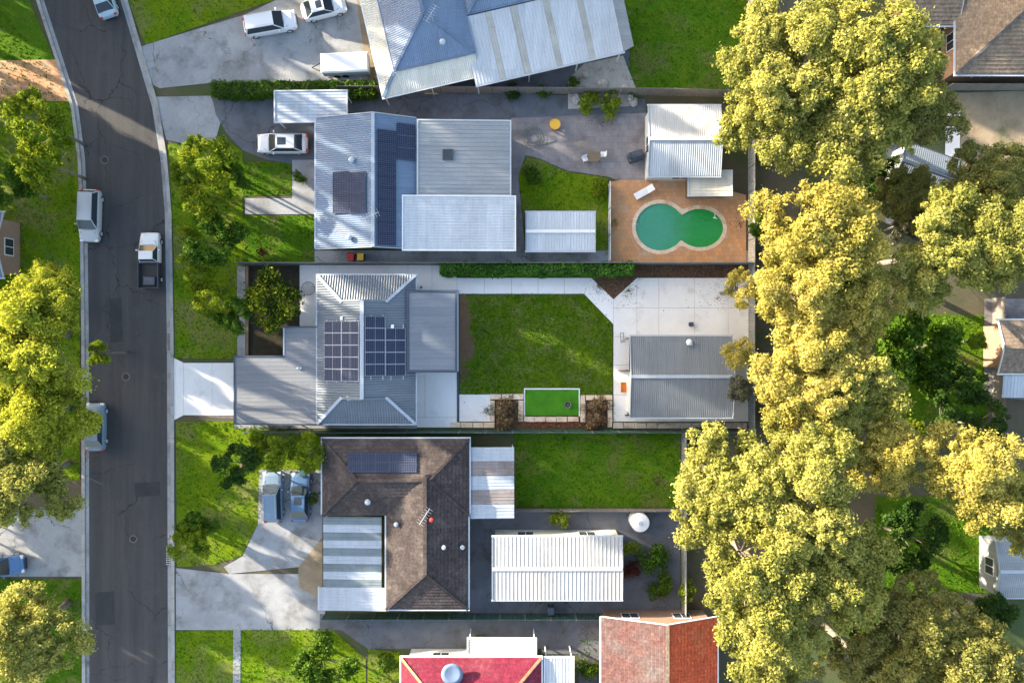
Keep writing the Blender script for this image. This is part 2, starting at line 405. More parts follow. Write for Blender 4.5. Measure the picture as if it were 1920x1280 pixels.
def leaves(name, C, N, size, rs, m, tint, aspect=.55, jag=.25):
    """kite-shaped leaf sprays at centres C with normals N"""
    n = len(C)
    N = N/np.maximum(np.linalg.norm(N, axis=1, keepdims=True), 1e-6)
    R = rs.normal(size=(n,3)); U = np.cross(N, R); U /= np.maximum(np.linalg.norm(U, axis=1, keepdims=True), 1e-6)
    Vv = np.cross(N, U)
    s = (size*rs.uniform(.4, 1.6, n))[:,None]
    a = C + U*s*.6; b = C + Vv*s*.5*aspect + U*s*.05 + N*s*rs.uniform(-jag, jag, (n,1)); c = C - U*s*.5; d_ = C - Vv*s*.5*aspect + N*s*rs.uniform(-jag, jag, (n,1))
    V = np.stack([a,b,c,d_], 1).reshape(-1,3)
    F = np.arange(n*4).reshape(n,4)
    return np_mesh(name, V, F, tint, m)

def crown_data(seed, R, T, nb, rb, per, size, aspect=.55, flat=.75, holes=0.0, lobes=0, low=-.35):
    """main lobes inside an uneven dome (radius R, half height T), leaf clumps over each lobe, sprays of leaves round each clump"""
    rs = np.random.RandomState(seed)
    ph = rs.uniform(0, 6.28, 4); am = rs.uniform(.06, .17, 4)
    def dome(rb_):
        while True:
            th = rs.uniform(0, 6.2832); rr = math.sqrt(rs.uniform(0, 1)); z = rs.uniform(low, 1)
            Rm = 1 + sum(am[i]*math.sin((i+2)*th+ph[i]) for i in range(3))
            if rr > math.sqrt(max(0, 1-z*z)): continue
            if rr < .6 and z < .25 and rs.uniform() < .7: continue
            return np.array([rr*Rm*(R-rb_*.7)*math.cos(th), rr*Rm*(R-rb_*.7)*math.sin(th), z*T*(1-.25*rr)])
    cs = []
    if lobes:
        lb = []
        tries = 0
        while len(lb) < lobes and tries < 4000:
            tries += 1
            rl = rs.uniform(.20, .36)*R; c = dome(rl)
            if all(np.sum((c[:2]-l[0][:2])**2) > (.62*max(rl, l[1]))**2 for l in lb): lb.append((c, rl, rs.uniform(.25,.75)))
        tot = sum(l[1]**2 for l in lb)
        tone = []
        for c, rl, tn in lb:
            for _ in range(max(4, int(nb*rl*rl/tot))):
                v = rs.normal(size=3); v[2] = abs(v[2])*.9-.25; v /= np.linalg.norm(v)
                cs.append(c + v*rl*np.array([1,1,.75])*rs.uniform(.55,1.08)); tone.append(tn)
    else:
        tone = []
        while len(cs) < nb:
            q = dome(rb)
            if all(np.sum((q-c)**2) > (rb*.62)**2 for c in cs[-400:]) or rs.uniform() < .1: cs.append(q); tone.append(rs.uniform(.3,.7))
    Cs = []; Ns = []; Ts = []
    for c, tn in zip(cs, tone):
        br = rb*rs.choice([.45,.7,1.0,1.35], p=[.25,.35,.25,.15]); k = int(per*(br/rb)**2)
        if rs.uniform() < holes: continue
        N = rs.normal(size=(k,3)); N[:,2] = N[:,2]*.9+.35; N /= np.linalg.norm(N, axis=1, keepdims=True)
        rad = br*(rs.uniform(.2, 1.0, (k,1))**.5 + (rs.uniform(size=(k,1)) < .22)*rs.uniform(0,.55,(k,1)))
        sq = np.array([rs.uniform(.75,1.35), rs.uniform(.75,1.35), flat])
        Cs.append(c + N*rad*sq); Ns.append(N + rs.normal(size=(k,3))*.55 + np.array([0,0,.25]))
        Ts.append(np.clip(rs.normal(tn+rs.uniform(-.12,.12), .2, k), 0, 1))
    return np.concatenate(Cs), np.concatenate(Ns), np.concatenate(Ts), np.array(cs), rs

PROTO = {}
def crown_proto(key, m, **kw):
    size = kw.pop('size'); aspect = kw.get('aspect', .55)
    C, N, T, cs, rs = crown_data(size=size, **kw)
    PROTO[key] = (C, N, T, cs, size, aspect, {})
    return PROTO[key]
def crown_mesh(key, mname):
    C, N, T, cs, size, aspect, cache = PROTO[key]
    if mname not in cache:
        cache[mname] = leaves('crown', C, N, size, np.random.RandomState(5), M[mname], T, aspect)
    return cache[mname]

for i in range(5):
    crown_proto('gum%d' % i, None, seed=20+i, R=8.0, T=4.2, nb=230, rb=1.0, per=270, size=.34, lobes=20)
for i in range(3):
    crown_proto('mid%d' % i, None, seed=50+i, R=3.6, T=2.4, nb=80, rb=.62, per=200, size=.25, lobes=11)
for i in range(3):
    crown_proto('bush%d' % i, None, seed=70+i, R=1.3, T=.8, nb=16, rb=.45, per=130, size=.17, low=-.6)
crown_proto('sparse', None, seed=91, R=2.9, T=1.7, nb=85, rb=.62, per=84, size=.21, aspect=.75)
crown_proto('wispy', None, seed=93, R=1.1, T=.6, nb=22, rb=.35, per=36, size=.13, low=-.6)
PR = {'gum': 8.0, 'mid': 3.6, 'bush': 1.3, 'sparse': 2.9, 'wispy': 1.1}

def trunk_mesh(cs, hc, r0, sc, rs, ox=0, oy=0):
    """trunk from the ground to the crown's heart, limbs out to the clumps; local coordinates, base at the origin"""
    mb = MB()
    top = Vector((ox,oy,hc-.2*hc))
    mid = Vector((ox*.55+rs.uniform(-.04,.04)*hc, oy*.55+rs.uniform(-.04,.04)*hc, hc*.45))
    mb.tube([(0,0,-.1),(mid.x*.4,mid.y*.4,hc*.2),mid,top], [r0*1.25, r0, r0*.8, r0*.6], 9)
    k = min(22, max(6, len(cs)//4))
    for i in rs.choice(len(cs), k, replace=False):
        e = Vector(cs[i])*sc + Vector((ox,oy,hc))
        st = mid.lerp(top, rs.uniform(.3,1))
        b = st.lerp(e, .5) + Vector((0,0,-.06*(e-st).length))
        mb.tube([st, b, e], [r0*.38, r0*.22, r0*.07], 6)
    return mb

TREES = []
def tree(name, label, key, mname, px, py, rpx, htop, cat='tree', rz=0., group=None, bark='bark_pale', squash=1.0, sx=1.0, base=None):
    """crown seen at (px, py) with radius rpx in the photograph; htop = height of the crown's top"""
    fam = key.rstrip('0123456789')
    C, N, T, cs, size, aspect, cache = PROTO[key]
    Th = {'gum':4.2,'mid':2.4,'bush':.8,'sparse':1.7,'wispy':.6}[fam]
    s0 = rpx/S/PR[fam]
    zt = Th*s0*squash
    hc = max(htop - zt, zt*.45)
    k = (H-hc)/H; sc = s0*k
    x, y = W(px, py, hc)
    if base is None:
        bx, by = W(*((960+(x*S)), 640-y*S))
        if fam == 'gum' and 0 <= px <= 330: bx = min(bx, (128-960)/S)
        if fam == 'gum' and 1300 < px < 1600: bx = max(bx, ((1428 if py < 810 else 1300)-960)/S)
    else: bx, by = W(*base)
    ox, oy = x-bx, y-by
    t = thing(name, label, cat, (bx, by, 0), 0, group)
    o = bpy.data.objects.new('crown', crown_mesh(key, mname)); COL.objects.link(o); o.parent = t
    o.location = (ox,oy,hc); o.scale = (sc*sx, sc, sc*squash); o.rotation_euler = (0,0,rz)
    rs = np.random.RandomState(int(px*3+py) % 9999)
    ca, sa = math.cos(rz), math.sin(rz)
    cr = np.stack([(cs[:,0]*ca*sx-cs[:,1]*sa)*sc, (cs[:,0]*sa*sx+cs[:,1]*ca)*sc, cs[:,2]*sc*squash], 1)
    nm = 'stem' if fam in ('bush','wispy') else 'trunk'
    r0 = {'gum':.42,'mid':.16,'bush':.05,'sparse':.12,'wispy':.03}[fam]*max(.7, s0)
    trunk_mesh(cr, hc, r0, 1.0, rs, ox, oy).build(nm, M[bark], t, world=False, smooth=True)
    return t

def in_poly(P, poly):
    x, y = P[:,0], P[:,1]; ins = np.zeros(len(P), bool)
    n = len(poly)
    for i in range(n):
        x0, y0 = poly[i]; x1, y1 = poly[(i+1)%n]
        if y0 == y1: continue
        c = ((y0 > y) != (y1 > y)) & (x < (x1-x0)*(y-y0)/(y1-y0)+x0)
        ins ^= c
    return ins

def scatter(poly, dens, rs):
    a = np.array(poly); lo = a.min(0); hi = a.max(0)
    n = int((hi[0]-lo[0])*(hi[1]-lo[1])*dens)
    P = rs.uniform(lo, hi, (n,2))
    return P[in_poly(P, poly)]

def turf(label, poly, z, dens, seed, m='blade', size=.11, hgt=.05, name='grass', holes=None, keep=None):
    """blades standing in the lawn: narrow leaning kites"""
    rs = np.random.RandomState(seed)
    P = scatter(poly, dens, rs); P = P + rs.normal(size=P.shape)*.05
    if holes:
        for hp in holes: P = P[~in_poly(P, hp)]
    if keep is not None: P = P[keep(P, rs)]
    n = len(P)
    C = np.column_stack([P, z + rs.uniform(.2, 1, n)*hgt])
    N = rs.normal(size=(n,3)); N[:,2] = np.abs(N[:,2])*.8+.25
    nz = np.sin(P[:,0]*.9+1.3*np.sin(P[:,1]*.7))*np.sin(P[:,1]*1.1+.8*np.sin(P[:,0]*1.3))
    T = np.clip(rs.normal(.42+.22*nz, .2, n), 0, 1)
    me = leaves(name, C, N, size, rs, M[m], T, .4)
    o = bpy.data.objects.new(name, me); COL.objects.link(o)
    return tag(o, label, name.replace('_',' '), kind='stuff')

# ------------------------------------------------------------------ roofs and buildings
def clip_range(pts, s):
    """pts: list of (s,t) of a convex outline; t-range at s"""
    ts = []
    n = len(pts)
    for i in range(n):
        (s0, t0), (s1, t1) = pts[i], pts[(i+1)%n]
        if abs(s1-s0) < 1e-7:
            if abs(s-s0) < 1e-5: ts += [t0, t1]
        elif min(s0,s1)-1e-6 <= s <= max(s0,s1)+1e-6:
            ts.append(t0+(t1-t0)*(s-s0)/(s1-s0))
    return (min(ts), max(ts)) if ts else None

def ribbed(pts, kind='corr', pitch=.19, hgt=.03, down=None):
    """a roof sheet with real ribs ('corr': ribs run downhill; 'tile': stepped courses across the slope)"""
    P = [Vector(p) for p in pts]
    n = Vector((0,0,0))
    for i in range(len(P)):
        a, b = P[i], P[(i+1)%len(P)]
        n += Vector(((a.y-b.y)*(a.z+b.z), (a.z-b.z)*(a.x+b.x), (a.x-b.x)*(a.y+b.y)))
    n.normalize()
    if n.z < 0: n = -n; P = P[::-1]
    if down is not None: v = Vector(down)
    else: v = Vector((0,0,-1))
    v = v - n*v.dot(n); v.normalize()
    u = v.cross(n)
    o = P[0]
    if kind in ('corr', 'flatrib'): sa, ta = u, v
    else: sa, ta = v, u
    st = [((p-o).dot(sa), (p-o).dot(ta)) for p in P]
    s0 = min(q[0] for q in st); s1 = max(q[0] for q in st)
    prof = []
    k = 0; s = s0
    if kind == 'corr':
        while s < s1:
            prof += [(s, 0), (s+pitch*.5, hgt)]; s += pitch
    elif kind == 'flatrib':                      # pans with narrow upstanding ribs
        while s < s1:
            prof += [(s, 0), (s+pitch*.76, 0), (s+pitch*.82, hgt), (s+pitch*.93, hgt), (s+pitch*.985, 0)]; s += pitch
    else:
        while s < s1:
            prof += [(s, 0), (s+pitch*.93, hgt), (s+pitch*.985, hgt*.1)]; s += pitch
    prof = [q for q in prof if s0-1e-6 <= q[0] < s1-1e-3]
    def hat(s):
        for i in range(len(prof)-1):
            if prof[i][0] <= s <= prof[i+1][0]:
                a, b = prof[i], prof[i+1]; return a[1]+(b[1]-a[1])*(s-a[0])/max(b[0]-a[0],1e-6)
        return 0
    extra = [(q[0], hat(q[0])) for q in st]
    prof = sorted(set([(round(a,5), b) for a, b in prof+extra]))
    mb = MB(); vs = []; rows = []
    for s, h in prof:
        s = min(max(s, s0), s1)
        r = clip_range(st, s)
        if r is None: continue
        rows.append((o+sa*s+ta*r[0]+n*h, o+sa*s+ta*r[1]+n*h))
    for a, b in rows: vs += [a, b]
    fs = [(2*i, 2*i+2, 2*i+3, 2*i+1) for i in range(len(rows)-1)]
    if kind not in ('corr', 'flatrib'): fs = [tuple(reversed(f)) for f in fs]
    mb.add(vs, fs)
    lo = [p - n*.03 for p in P]
    mb.add(lo, [tuple(range(len(lo)-1,-1,-1))])
    m = len(P)
    for i in range(m):
        a, b = P[i], P[(i+1)%m]
        mb.add([lo[i], lo[(i+1)%m], b+n*.002, a+n*.002], [(0,1,2,3)])
    return mb

class Bld:
    """a building: an Empty at its base; everything below is in metres relative to it"""
    def __init__(self, name, label, cat, px, py, h=0, rz=0, group=None):
        x, y = W(px, py, h)
        self.o = thing(name, label, cat, (x,y,0), rz, group)
        self.x, self.y, self.rz = x, y, rz
    def loc(self, px, py, h):
        """local coordinates of what the photograph shows at (px,py) at height h"""
        x, y = W(px, py, h); dx, dy = x-self.x, y-self.y
        c, s = math.cos(-self.rz), math.sin(-self.rz)
        return (dx*c-dy*s, dx*s+dy*c)
    def rect(self, x0, y0, x1, y1, h):
        a = self.loc(x0, y1, h); b = self.loc(x1, y0, h)
        return a[0], a[1], b[0], b[1]
    def part(self, name, mb, m, parent=None, smooth=False, label=None):
        o = mb.build(name, m, parent or self.o, world=False, smooth=smooth)
        if label: o['label'] = label
        return o
    def face(self, pts, m, kind, pitch=.19, hgt=.03, name='roof_face', down=None, label=None):
        return self.part(name, ribbed(pts, kind, pitch, hgt, down), M[m] if isinstance(m, str) else m, label=label)
    def cap(self, a, b, m, w=.3, h=.07, name='ridge_cap'):
        a = Vector(a)+Vector((0,0,.075)); b = Vector(b)+Vector((0,0,.075))
        return self.part(name, MB().bar(a, b, w, h), M[m])
    def gutters(self, x0, y0, x1, y1, z, m, w=.13, sides='lrtb'):
        e = w
        if 'b' in sides: self.part('gutter', MB().box(x0-e, y0-e, z-.13, x1+e, y0-.006, z-.015), M[m])
        if 't' in sides: self.part('gutter', MB().box(x0-e, y1+.006, z-.13, x1+e, y1+e, z-.015), M[m])
        if 'l' in sides: self.part('gutter', MB().box(x0-e, y0-.003, z-.132, x0-.006, y1+.003, z-.017), M[m])
        if 'r' in sides: self.part('gutter', MB().box(x1+.006, y0-.003, z-.132, x1+e, y1+.003, z-.017), M[m])
    def walls(self, x0, y0, x1, y1, z, m, inset=.5, t=.2, win=1):
        x0 += inset; y0 += inset; x1 -= inset; y1 -= inset
        W_ = [((x0,y0,x1,y0+t),'x'), ((x0,y1-t,x1,y1),'x'), ((x0,y0+t,x0+t,y1-t),'y'), ((x1-t,y0+t,x1,y1-t),'y')]
        for i, ((a,b,c,d_), ax) in enumerate(W_):
            w = self.part('wall', MB().box(a,b,0,c,d_,z), M[m])
            L = (c-a) if ax == 'x' else (d_-b)
            n = int(L//4)*win
            for k in range(n):
                s = (k+.5)/n*L
                out = (b if i == 0 else d_) if ax == 'x' else (a if i == 2 else c)
                sg = -1 if i in (0,2) else 1
                fr = MB(); gl = MB()
                if ax == 'x':
                    X = a+s; fr.box(X-.8, out, .9, X+.8, out+sg*.05, 2.1); gl.box(X-.72, out+sg*.05, .98, X-.03, out+sg*.06, 2.02); gl.box(X+.03, out+sg*.05, .98, X+.72, out+sg*.06, 2.02)
                else:
                    Y = b+s; fr.box(out, Y-.8, .9, out+sg*.05, Y+.8, 2.1); gl.box(out+sg*.05, Y-.72, .98, out+sg*.06, Y-.03, 2.02); gl.box(out+sg*.05, Y+.03, .98, out+sg*.06, Y+.72, 2.02)
                f = self.part('window', fr, M['trim_white']); self.part('pane', gl, M['glass'], f)
    def hip(self, x0, y0, x1, y1, z, slope, m, kind='corr', pitch=.19, hgt=.03, cap='trim_pale', gutter='trim_pale', mats=None, sides='lrtb'):
        """mats: optional materials for left,right,top,bottom faces"""
        w, d_ = x1-x0, y1-y0; mm = mats or [m]*4
        if w >= d_:
            r = z+d_/2*slope; A = (x0+d_/2, (y0+y1)/2, r); B = (x1-d_/2, (y0+y1)/2, r)
            if x1-x0-d_ < .05: B = A
            self.face([(x0,y1,z),(x0,y0,z),A], mm[0], kind, pitch, hgt); self.face([(x1,y0,z),(x1,y1,z),B], mm[1], kind, pitch, hgt)
            self.face([(x1,y1,z),(x0,y1,z),A,B] if A != B else [(x1,y1,z),(x0,y1,z),A], mm[2], kind, pitch, hgt)
            self.face([(x0,y0,z),(x1,y0,z),B,A] if A != B else [(x0,y0,z),(x1,y0,z),A], mm[3], kind, pitch, hgt)
            cs = [((x0,y0),A),((x0,y1),A),((x1,y0),B),((x1,y1),B)]
        else:
            r = z+w/2*slope; A = ((x0+x1)/2, y0+w/2, r); B = ((x0+x1)/2, y1-w/2, r)
            self.face([(x0,y1,z),(x0,y0,z),A,B], mm[0], kind, pitch, hgt); self.face([(x1,y0,z),(x1,y1,z),B,A], mm[1], kind, pitch, hgt)
            self.face([(x1,y1,z),(x0,y1,z),B], mm[2], kind, pitch, hgt); self.face([(x0,y0,z),(x1,y0,z),A], mm[3], kind, pitch, hgt)
            cs = [((x0,y0),A),((x1,y0),A),((x0,y1),B),((x1,y1),B)]
        if A != B: self.cap(A, B, cap)
        for c, R in cs: self.cap((c[0],c[1],z), R, cap, .22, .06, 'hip_cap')
        self.gutters(x0,y0,x1,y1,z,gutter,sides=sides)
        return r
    def gable(self, x0, y0, x1, y1, z, slope, m, axis='x', kind='corr', pitch=.19, hgt=.03, cap='trim_pale', gutter='trim_pale', mats=None, wall='render_wall', at=None):
        mm = mats or [m, m]
        if axis == 'x':
            c = at if at is not None else (y0+y1)/2; r = z+(y1-y0)/2*slope
            self.face([(x0,y1,z),(x0,c,r),(x1,c,r),(x1,y1,z)], mm[0], kind, pitch, hgt)
            self.face([(x0,y0,z),(x1,y0,z),(x1,c,r),(x0,c,r)], mm[1], kind, pitch, hgt)
            self.cap((x0-.02,c,r),(x1+.02,c,r), cap)
            for x in (x0+.45, x1-.5):
                mb = MB(); mb.add([(x,y0+.4,z-.1),(x,y1-.4,z-.1),(x,c,r-.12),(x+.05,y0+.4,z-.1),(x+.05,y1-.4,z-.1),(x+.05,c,r-.12)],
                       [(0,2,1),(3,4,5),(0,1,4,3),(1,2,5,4),(2,0,3,5)])
                self.part('gable_wall', mb, M[wall])
            self.gutters(x0,y0,x1,y1,z,gutter,sides='tb')
            for x in (x0-.05, x1+.05):
                for a, b in (((x,y0,z),(x,c,r)),((x,c,r),(x,y1,z))): self.part('barge_board', MB().bar(a, b, .05, .16), M[gutter])
        else:
            c = at if at is not None else (x0+x1)/2; r = z+(x1-x0)/2*slope
            self.face([(x0,y1,z),(x0,y0,z),(c,y0,r),(c,y1,r)], mm[0], kind, pitch, hgt)
            self.face([(x1,y0,z),(x1,y1,z),(c,y1,r),(c,y0,r)], mm[1], kind, pitch, hgt)
            self.cap((c,y0-.02,r),(c,y1+.02,r), cap)
            for y in (y0+.45, y1-.5):
                mb = MB(); mb.add([(x0+.4,y,z-.1),(x1-.4,y,z-.1),(c,y,r-.12),(x0+.4,y+.05,z-.1),(x1-.4,y+.05,z-.1),(c,y+.05,r-.12)],
                       [(0,1,2),(3,5,4),(0,3,4,1),(1,4,5,2),(2,5,3,0)])
                self.part('gable_wall', mb, M[wall])
            self.gutters(x0,y0,x1,y1,z,gutter,sides='lr')
            for y in (y0-.05, y1+.05):
                for a, b in (((x0,y,z),(c,y,r)),((c,y,r),(x1,y,z))): self.part('barge_board', MB().bar(a, b, .05, .16), M[gutter])
        return r
    def flat(self, x0, y0, x1, y1, z0, z1, m, fall='x', kind='corr', pitch=.2, hgt=.03, edge='trim_navy', name='patio_roof', down=None, ew=.12):
        """low lean-to sheet between heights z0 and z1 (z0 at the x0 / y0 edge) with a folded edge all round"""
        if fall == 'x': z = [z0,z1,z1,z0]
        else: z = [z0,z0,z1,z1]
        P = [(x0,y0,z[0]),(x1,y0,z[1]),(x1,y1,z[2]),(x0,y1,z[3])]
        o = self.part(name, ribbed(P, kind, pitch, hgt, down or ((1,0,0) if fall == 'x' else (0,1,0))), M[m])
        if edge:
            e = ew/2+.004
            q = [Vector(p) for p in P]
            off = [(-e,-e),(e,-e),(e,e),(-e,e)]
            q = [Vector((p.x+a, p.y+b, p.z)) for p, (a,b) in zip(q, off)]
            for i in range(4):
                a, b = q[i], q[(i+1)%4]
                dd = (b-a).normalized()*(ew/2+.002)
                a2, b2 = (a-dd, b+dd) if i%2 == 0 else (a+dd, b-dd)
                self.part('roof_edge', MB().bar(a2+Vector((0,0,-.03)), b2+Vector((0,0,-.03)), ew, .2), M[edge], o)
        return o
    def posts(self, pts, z, m='trim_pale', s=.1):
        for x, y in pts: self.part('post', MB().box(x-s/2, y-s/2, 0, x+s/2, y+s/2, z-.16), M[m])

# ------------------------------------------------------------------ ground
ST = 'structure'
def ground_sheet(name, px_poly, z, m, label=None, base=None, kind=ST):
    P = WP(px_poly); mb = MB()
    if base is None: mb.sheet(P, z)
    else: mb.prism(P, base, z)
    o = mb.build(name, M[m]); tag(o, label, None, kind=kind); return o

R = lambda x0,y0,x1,y1: [(x0,y0),(x1,y0),(x1,y1),(x0,y1)]
mb = MB(); mb.sheet([(-900,-900),(900,-900),(900,900),(-900,900)], 0)
o = mb.build('ground', M['dirt']); tag(o, 'bare earth and thin grass between the lots', None, kind=ST)

roadL = [(-240,-900),(20,-180),(75,0),(140,200),(153,300),(157,400),(160,640),(161,1280),(161,2200)]
roadR = [(-80,-900),(170,-180),(233,0),(292,200),(308,300),(316,400),(320,640),(322,1280),(322,2200)]
ground_sheet('road', roadL+roadR[::-1], .012, 'asphalt', 'dark grey asphalt street curving away at the top left')
def strip(name, line, w0, w1, z0, z1, m, label, steps=None):
    """band beside a line of photograph points, from w0 to w1 metres to its right"""
    P = [Vector((*W(*p),0)) for p in line]
    nn = []
    for i in range(len(P)):
        d_ = (P[min(i+1,len(P)-1)]-P[max(i-1,0)]).normalized(); nn.append(Vector((-d_.y, d_.x, 0)))
    vs = []
    for p, n_ in zip(P, nn):
        a, b = p+n_*w0, p+n_*w1
        vs += [(a.x,a.y,z0),(a.x,a.y,z1),(b.x,b.y,z1),(b.x,b.y,z0)]
    fs = []
    for i in range(len(P)-1):
        for k in range(4): fs.append((4*i+k, 4*i+(k+1)%4, 4*i+4+(k+1)%4, 4*i+4+k))
    mb = MB(); mb.add(vs, fs); o = mb.build(name, M[m]); tag(o, label, None, kind=ST); return o
strip('kerb', roadL, -.02, -.32, -.05, .11, 'kerb', 'pale concrete kerb along the left edge of the street')
strip('kerb', roadR, .02, .32, -.05, .11, 'kerb', 'pale concrete kerb along the right edge of the street')
strip('gutter', roadL, .0, .34, .0, .019, 'concrete_old', 'grey concrete channel at the left foot of the kerb')
strip('gutter', roadR, .0, -.34, .0, .019, 'concrete_old', 'grey concrete channel at the right foot of the kerb')
# asphalt repairs
ground_sheet('road_patch', [(205,560),(228,557),(231,640),(207,642)], .016, 'patch', 'dark rectangular asphalt repair in the middle of the street')
ground_sheet('road_patch', [(252,905),(300,902),(301,928),(253,931)], .016, 'patch', 'dark asphalt repair trench near the right kerb')
ground_sheet('road_patch', [(178,1110),(214,1108),(216,1170),(180,1172)], .016, 'patch', 'dark asphalt repair near the lower left kerb')

LAWNS = []
def lawn(poly, m, label, z=.03, dens=26, seed=1, size=.13, tm='blade'):
    o = ground_sheet('lawn', poly, z, m, label)
    LAWNS.append((poly, z, dens, seed, size, tm, label))
    return o
lawn([(-300,-300),(-70,-300),(128,175),(128,190),(-300,190)], 'grass', 'rough verge lawn at the top left beyond the street')
lawn([(-300,190),(133,190),(148,300),(150,470),(150,900),(-300,900)], 'grass2', 'green verge left of the street under the trees')
lawn([(-300,1085),(152,1085),(152,1500),(-300,1500)], 'grass', 'lawn at the lower left beside the street')
lawn([(180,-300),(640,-300),(522,-2),(274,84),(262,60),(241,0),(180,-160)], 'grass2', 'sloping front lawn at the top beside the street', dens=18)
lawn([(314,272),(350,268),(410,255),(455,283),(455,672),(328,672),(326,470),(323,400),(318,330)], 'grass2', 'nature strip and front lawn above the white driveway')
lawn([(330,790),(470,790),(600,815),(600,900),(486,900),(484,980),(455,1040),(400,1058),(332,1062)], 'grass2', 'front lawn below the white driveway')
lawn([(330,1182),(620,1176),(686,1235),(686,1500),(330,1500)], 'grass2', 'front lawn at the bottom beside the street')
lawn([(1150,-200),(1398,-200),(1398,168),(1190,165),(1170,120)], 'grass', 'dark green back lawn at the top beside the cream fence')
lawn([(455,305),(545,302),(552,366),(455,368)], 'grass', 'small front lawn between curved driveway and path')
lawn([(455,404),(590,404),(590,494),(455,494)], 'grass', 'front lawn in front of the blue roofed house')
lawn([(985,295),(1010,298),(1060,322),(1140,335),(1142,474),(1116,474),(1116,395),(980,395),(972,330)], 'grass2', 'curved back lawn beside the white garden shed')
lawn([(964,812),(1275,812),(1275,950),(968,950)], 'grass', 'back lawn behind the brown tiled house')
lawn([(1640,590),(1850,590),(1850,790),(1640,790)], 'grass', 'shaded lawn among the gum trees')
lawn([(1640,930),(1860,930),(1860,1110),(1640,1110)], 'grass', 'dark lawn in deep shade between the gum trees')
lawn([(1085,1180),(1122,1180),(1122,1400),(1085,1400)], 'grass', 'narrow grass strip beside the red roofed house')
lawn([(690,1215),(750,1222),(750,1400),(690,1400)], 'grass2', 'grass patch left of the magenta roofed house')

# ---- the middle lot
main_lawn = [(861,551),(1095,551),(1148,608),(1148,739),(1087,739),(1087,727),(982,727),(982,738),(861,738)]
m = mat('lawn_worn', (.055,.120,.004), (.095,.155,.007), scale=.9, fine=16, bump=.05, bscale=12, c3=(.135,.155,.045), c3scale=.8, c3lo=.46, c3hi=.70, finev=.4, rough=1, spec=.05)
nt = m.node_tree; L = nt.links.new; b = nt.nodes['Principled BSDF']
src = b.inputs['Base Color'].links[0].from_socket
geo = nod(nt,'ShaderNodeNewGeometry')
bare = None
for (bx, by, br) in ((870,650,1.6),(866,620,1.1),(872,600,.9),(864,572,1.1),(866,700,.9)):
    X, Y = W(bx,by)
    mp = nod(nt,'ShaderNodeMapping'); mp.inputs['Location'].default_value = (-X,-Y*.62,0); mp.inputs['Scale'].default_value = (1,.62,0); L(geo.outputs['Position'], mp.inputs[0])
    ln = nod(nt,'ShaderNodeVectorMath',operation='LENGTH'); L(mp.outputs[0], ln.inputs[0])
    r = nod(nt,'ShaderNodeMapRange'); r.inputs[1].default_value = br*1.15; r.inputs[2].default_value = br*.15; L(ln.outputs['Value'], r.inputs[0])
    if bare is None: bare = r.outputs[0]
    else:
        mxm = nod(nt,'ShaderNodeMath',operation='MAXIMUM'); L(bare, mxm.inputs[0]); L(r.outputs[0], mxm.inputs[1]); bare = mxm.outputs[0]
nz = nod(nt,'ShaderNodeTexNoise'); nz.inputs['Scale'].default_value = 2.2; nz.inputs['Detail'].default_value = 8; nz.inputs['Roughness'].default_value=.7; L(geo.outputs['Position'], nz.inputs['Vector'])
ad = nod(nt,'ShaderNodeMath',operation='ADD'); L(bare, ad.inputs[0]); L(nz.outputs[0], ad.inputs[1])
rr = nod(nt,'ShaderNodeMapRange'); rr.inputs[1].default_value = .88; rr.inputs[2].default_value = 1.2; L(ad.outputs[0], rr.inputs[0])
mx = nod(nt,'ShaderNodeMix',data_type='RGBA'); mx.inputs[7].default_value = (.16,.10,.065,1); L(rr.outputs[0], mx.inputs[0]); L(src, mx.inputs[6]); L(mx.outputs[2], b.inputs['Base Color'])
M['lawn_worn'] = m
ground_sheet('lawn', main_lawn, .04, 'lawn_worn', 'main back lawn with a bare brown patch beside the patio')
def bare_keep(P, rs):
    k = np.ones(len(P), bool)
    for (bx, by, br) in ((870,650,1.6),(866,620,1.1),(872,600,.9),(864,572,1.1)):
        X, Y = W(bx,by); d_ = np.hypot(P[:,0]-X, (P[:,1]-Y)*.62)
        k &= ~((d_ < br*rs.uniform(.5,1.1,len(P))) & (rs.uniform(size=len(P)) < .93))
    return k
turf('short green grass of the main back lawn', WP(main_lawn), .04, 190, 3, size=.11, hgt=.05, keep=bare_keep)
for i, (poly, z, dens, seed, size, tm, lb) in enumerate(LAWNS):
    vis = [(max(-40,min(1960,x)), max(-40,min(1320,y))) for x, y in poly]
    turf('grass blades of the ' + lb, WP(vis), z, dens, 100+i, tm, .17, .06)

# soil and mulch beds
ground_sheet('soil_bed', R(467,499,561,668), .035, 'soil', 'dark soil bed under the small front tree')
mul = [(850,497),(1403,497),(1403,520),(1195,520),(1150,561),(1108,518),(850,518)]
ground_sheet('mulch_bed', mul, .03, 'mulch', 'brown mulch bed along the top fence with a pointed corner')
bedL = R(928,748,971,801); bedR = R(1098,750,1138,801); bedM = R(965,789,1142,802)
ground_sheet('mulch_bed', bedL, .05, 'mulch', 'brown mulch square left of the bright green artificial turf')
ground_sheet('mulch_bed', bedR, .05, 'mulch', 'brown mulch square right of the bright green artificial turf')
ground_sheet('mulch_bed', R(972,790,1097,802), .045, 'mulch', 'narrow reddish chip bed below the artificial turf')
def chips(label, poly, z, dens, m, size, seed, name='wood_chips'):
    rs = np.random.RandomState(seed); P = scatter(WP(poly), dens, rs); n = len(P)
    C = np.column_stack([P, z+rs.uniform(.01,.05,n)]); N = rs.normal(size=(n,3))*.5; N[:,2] += 1
    me = leaves(name, C, N, size, rs, M[m], rs.uniform(0,1,n), .5)
    o = bpy.data.objects.new(name, me); COL.objects.link(o); tag(o, label, name.replace('_',' '), kind='stuff')
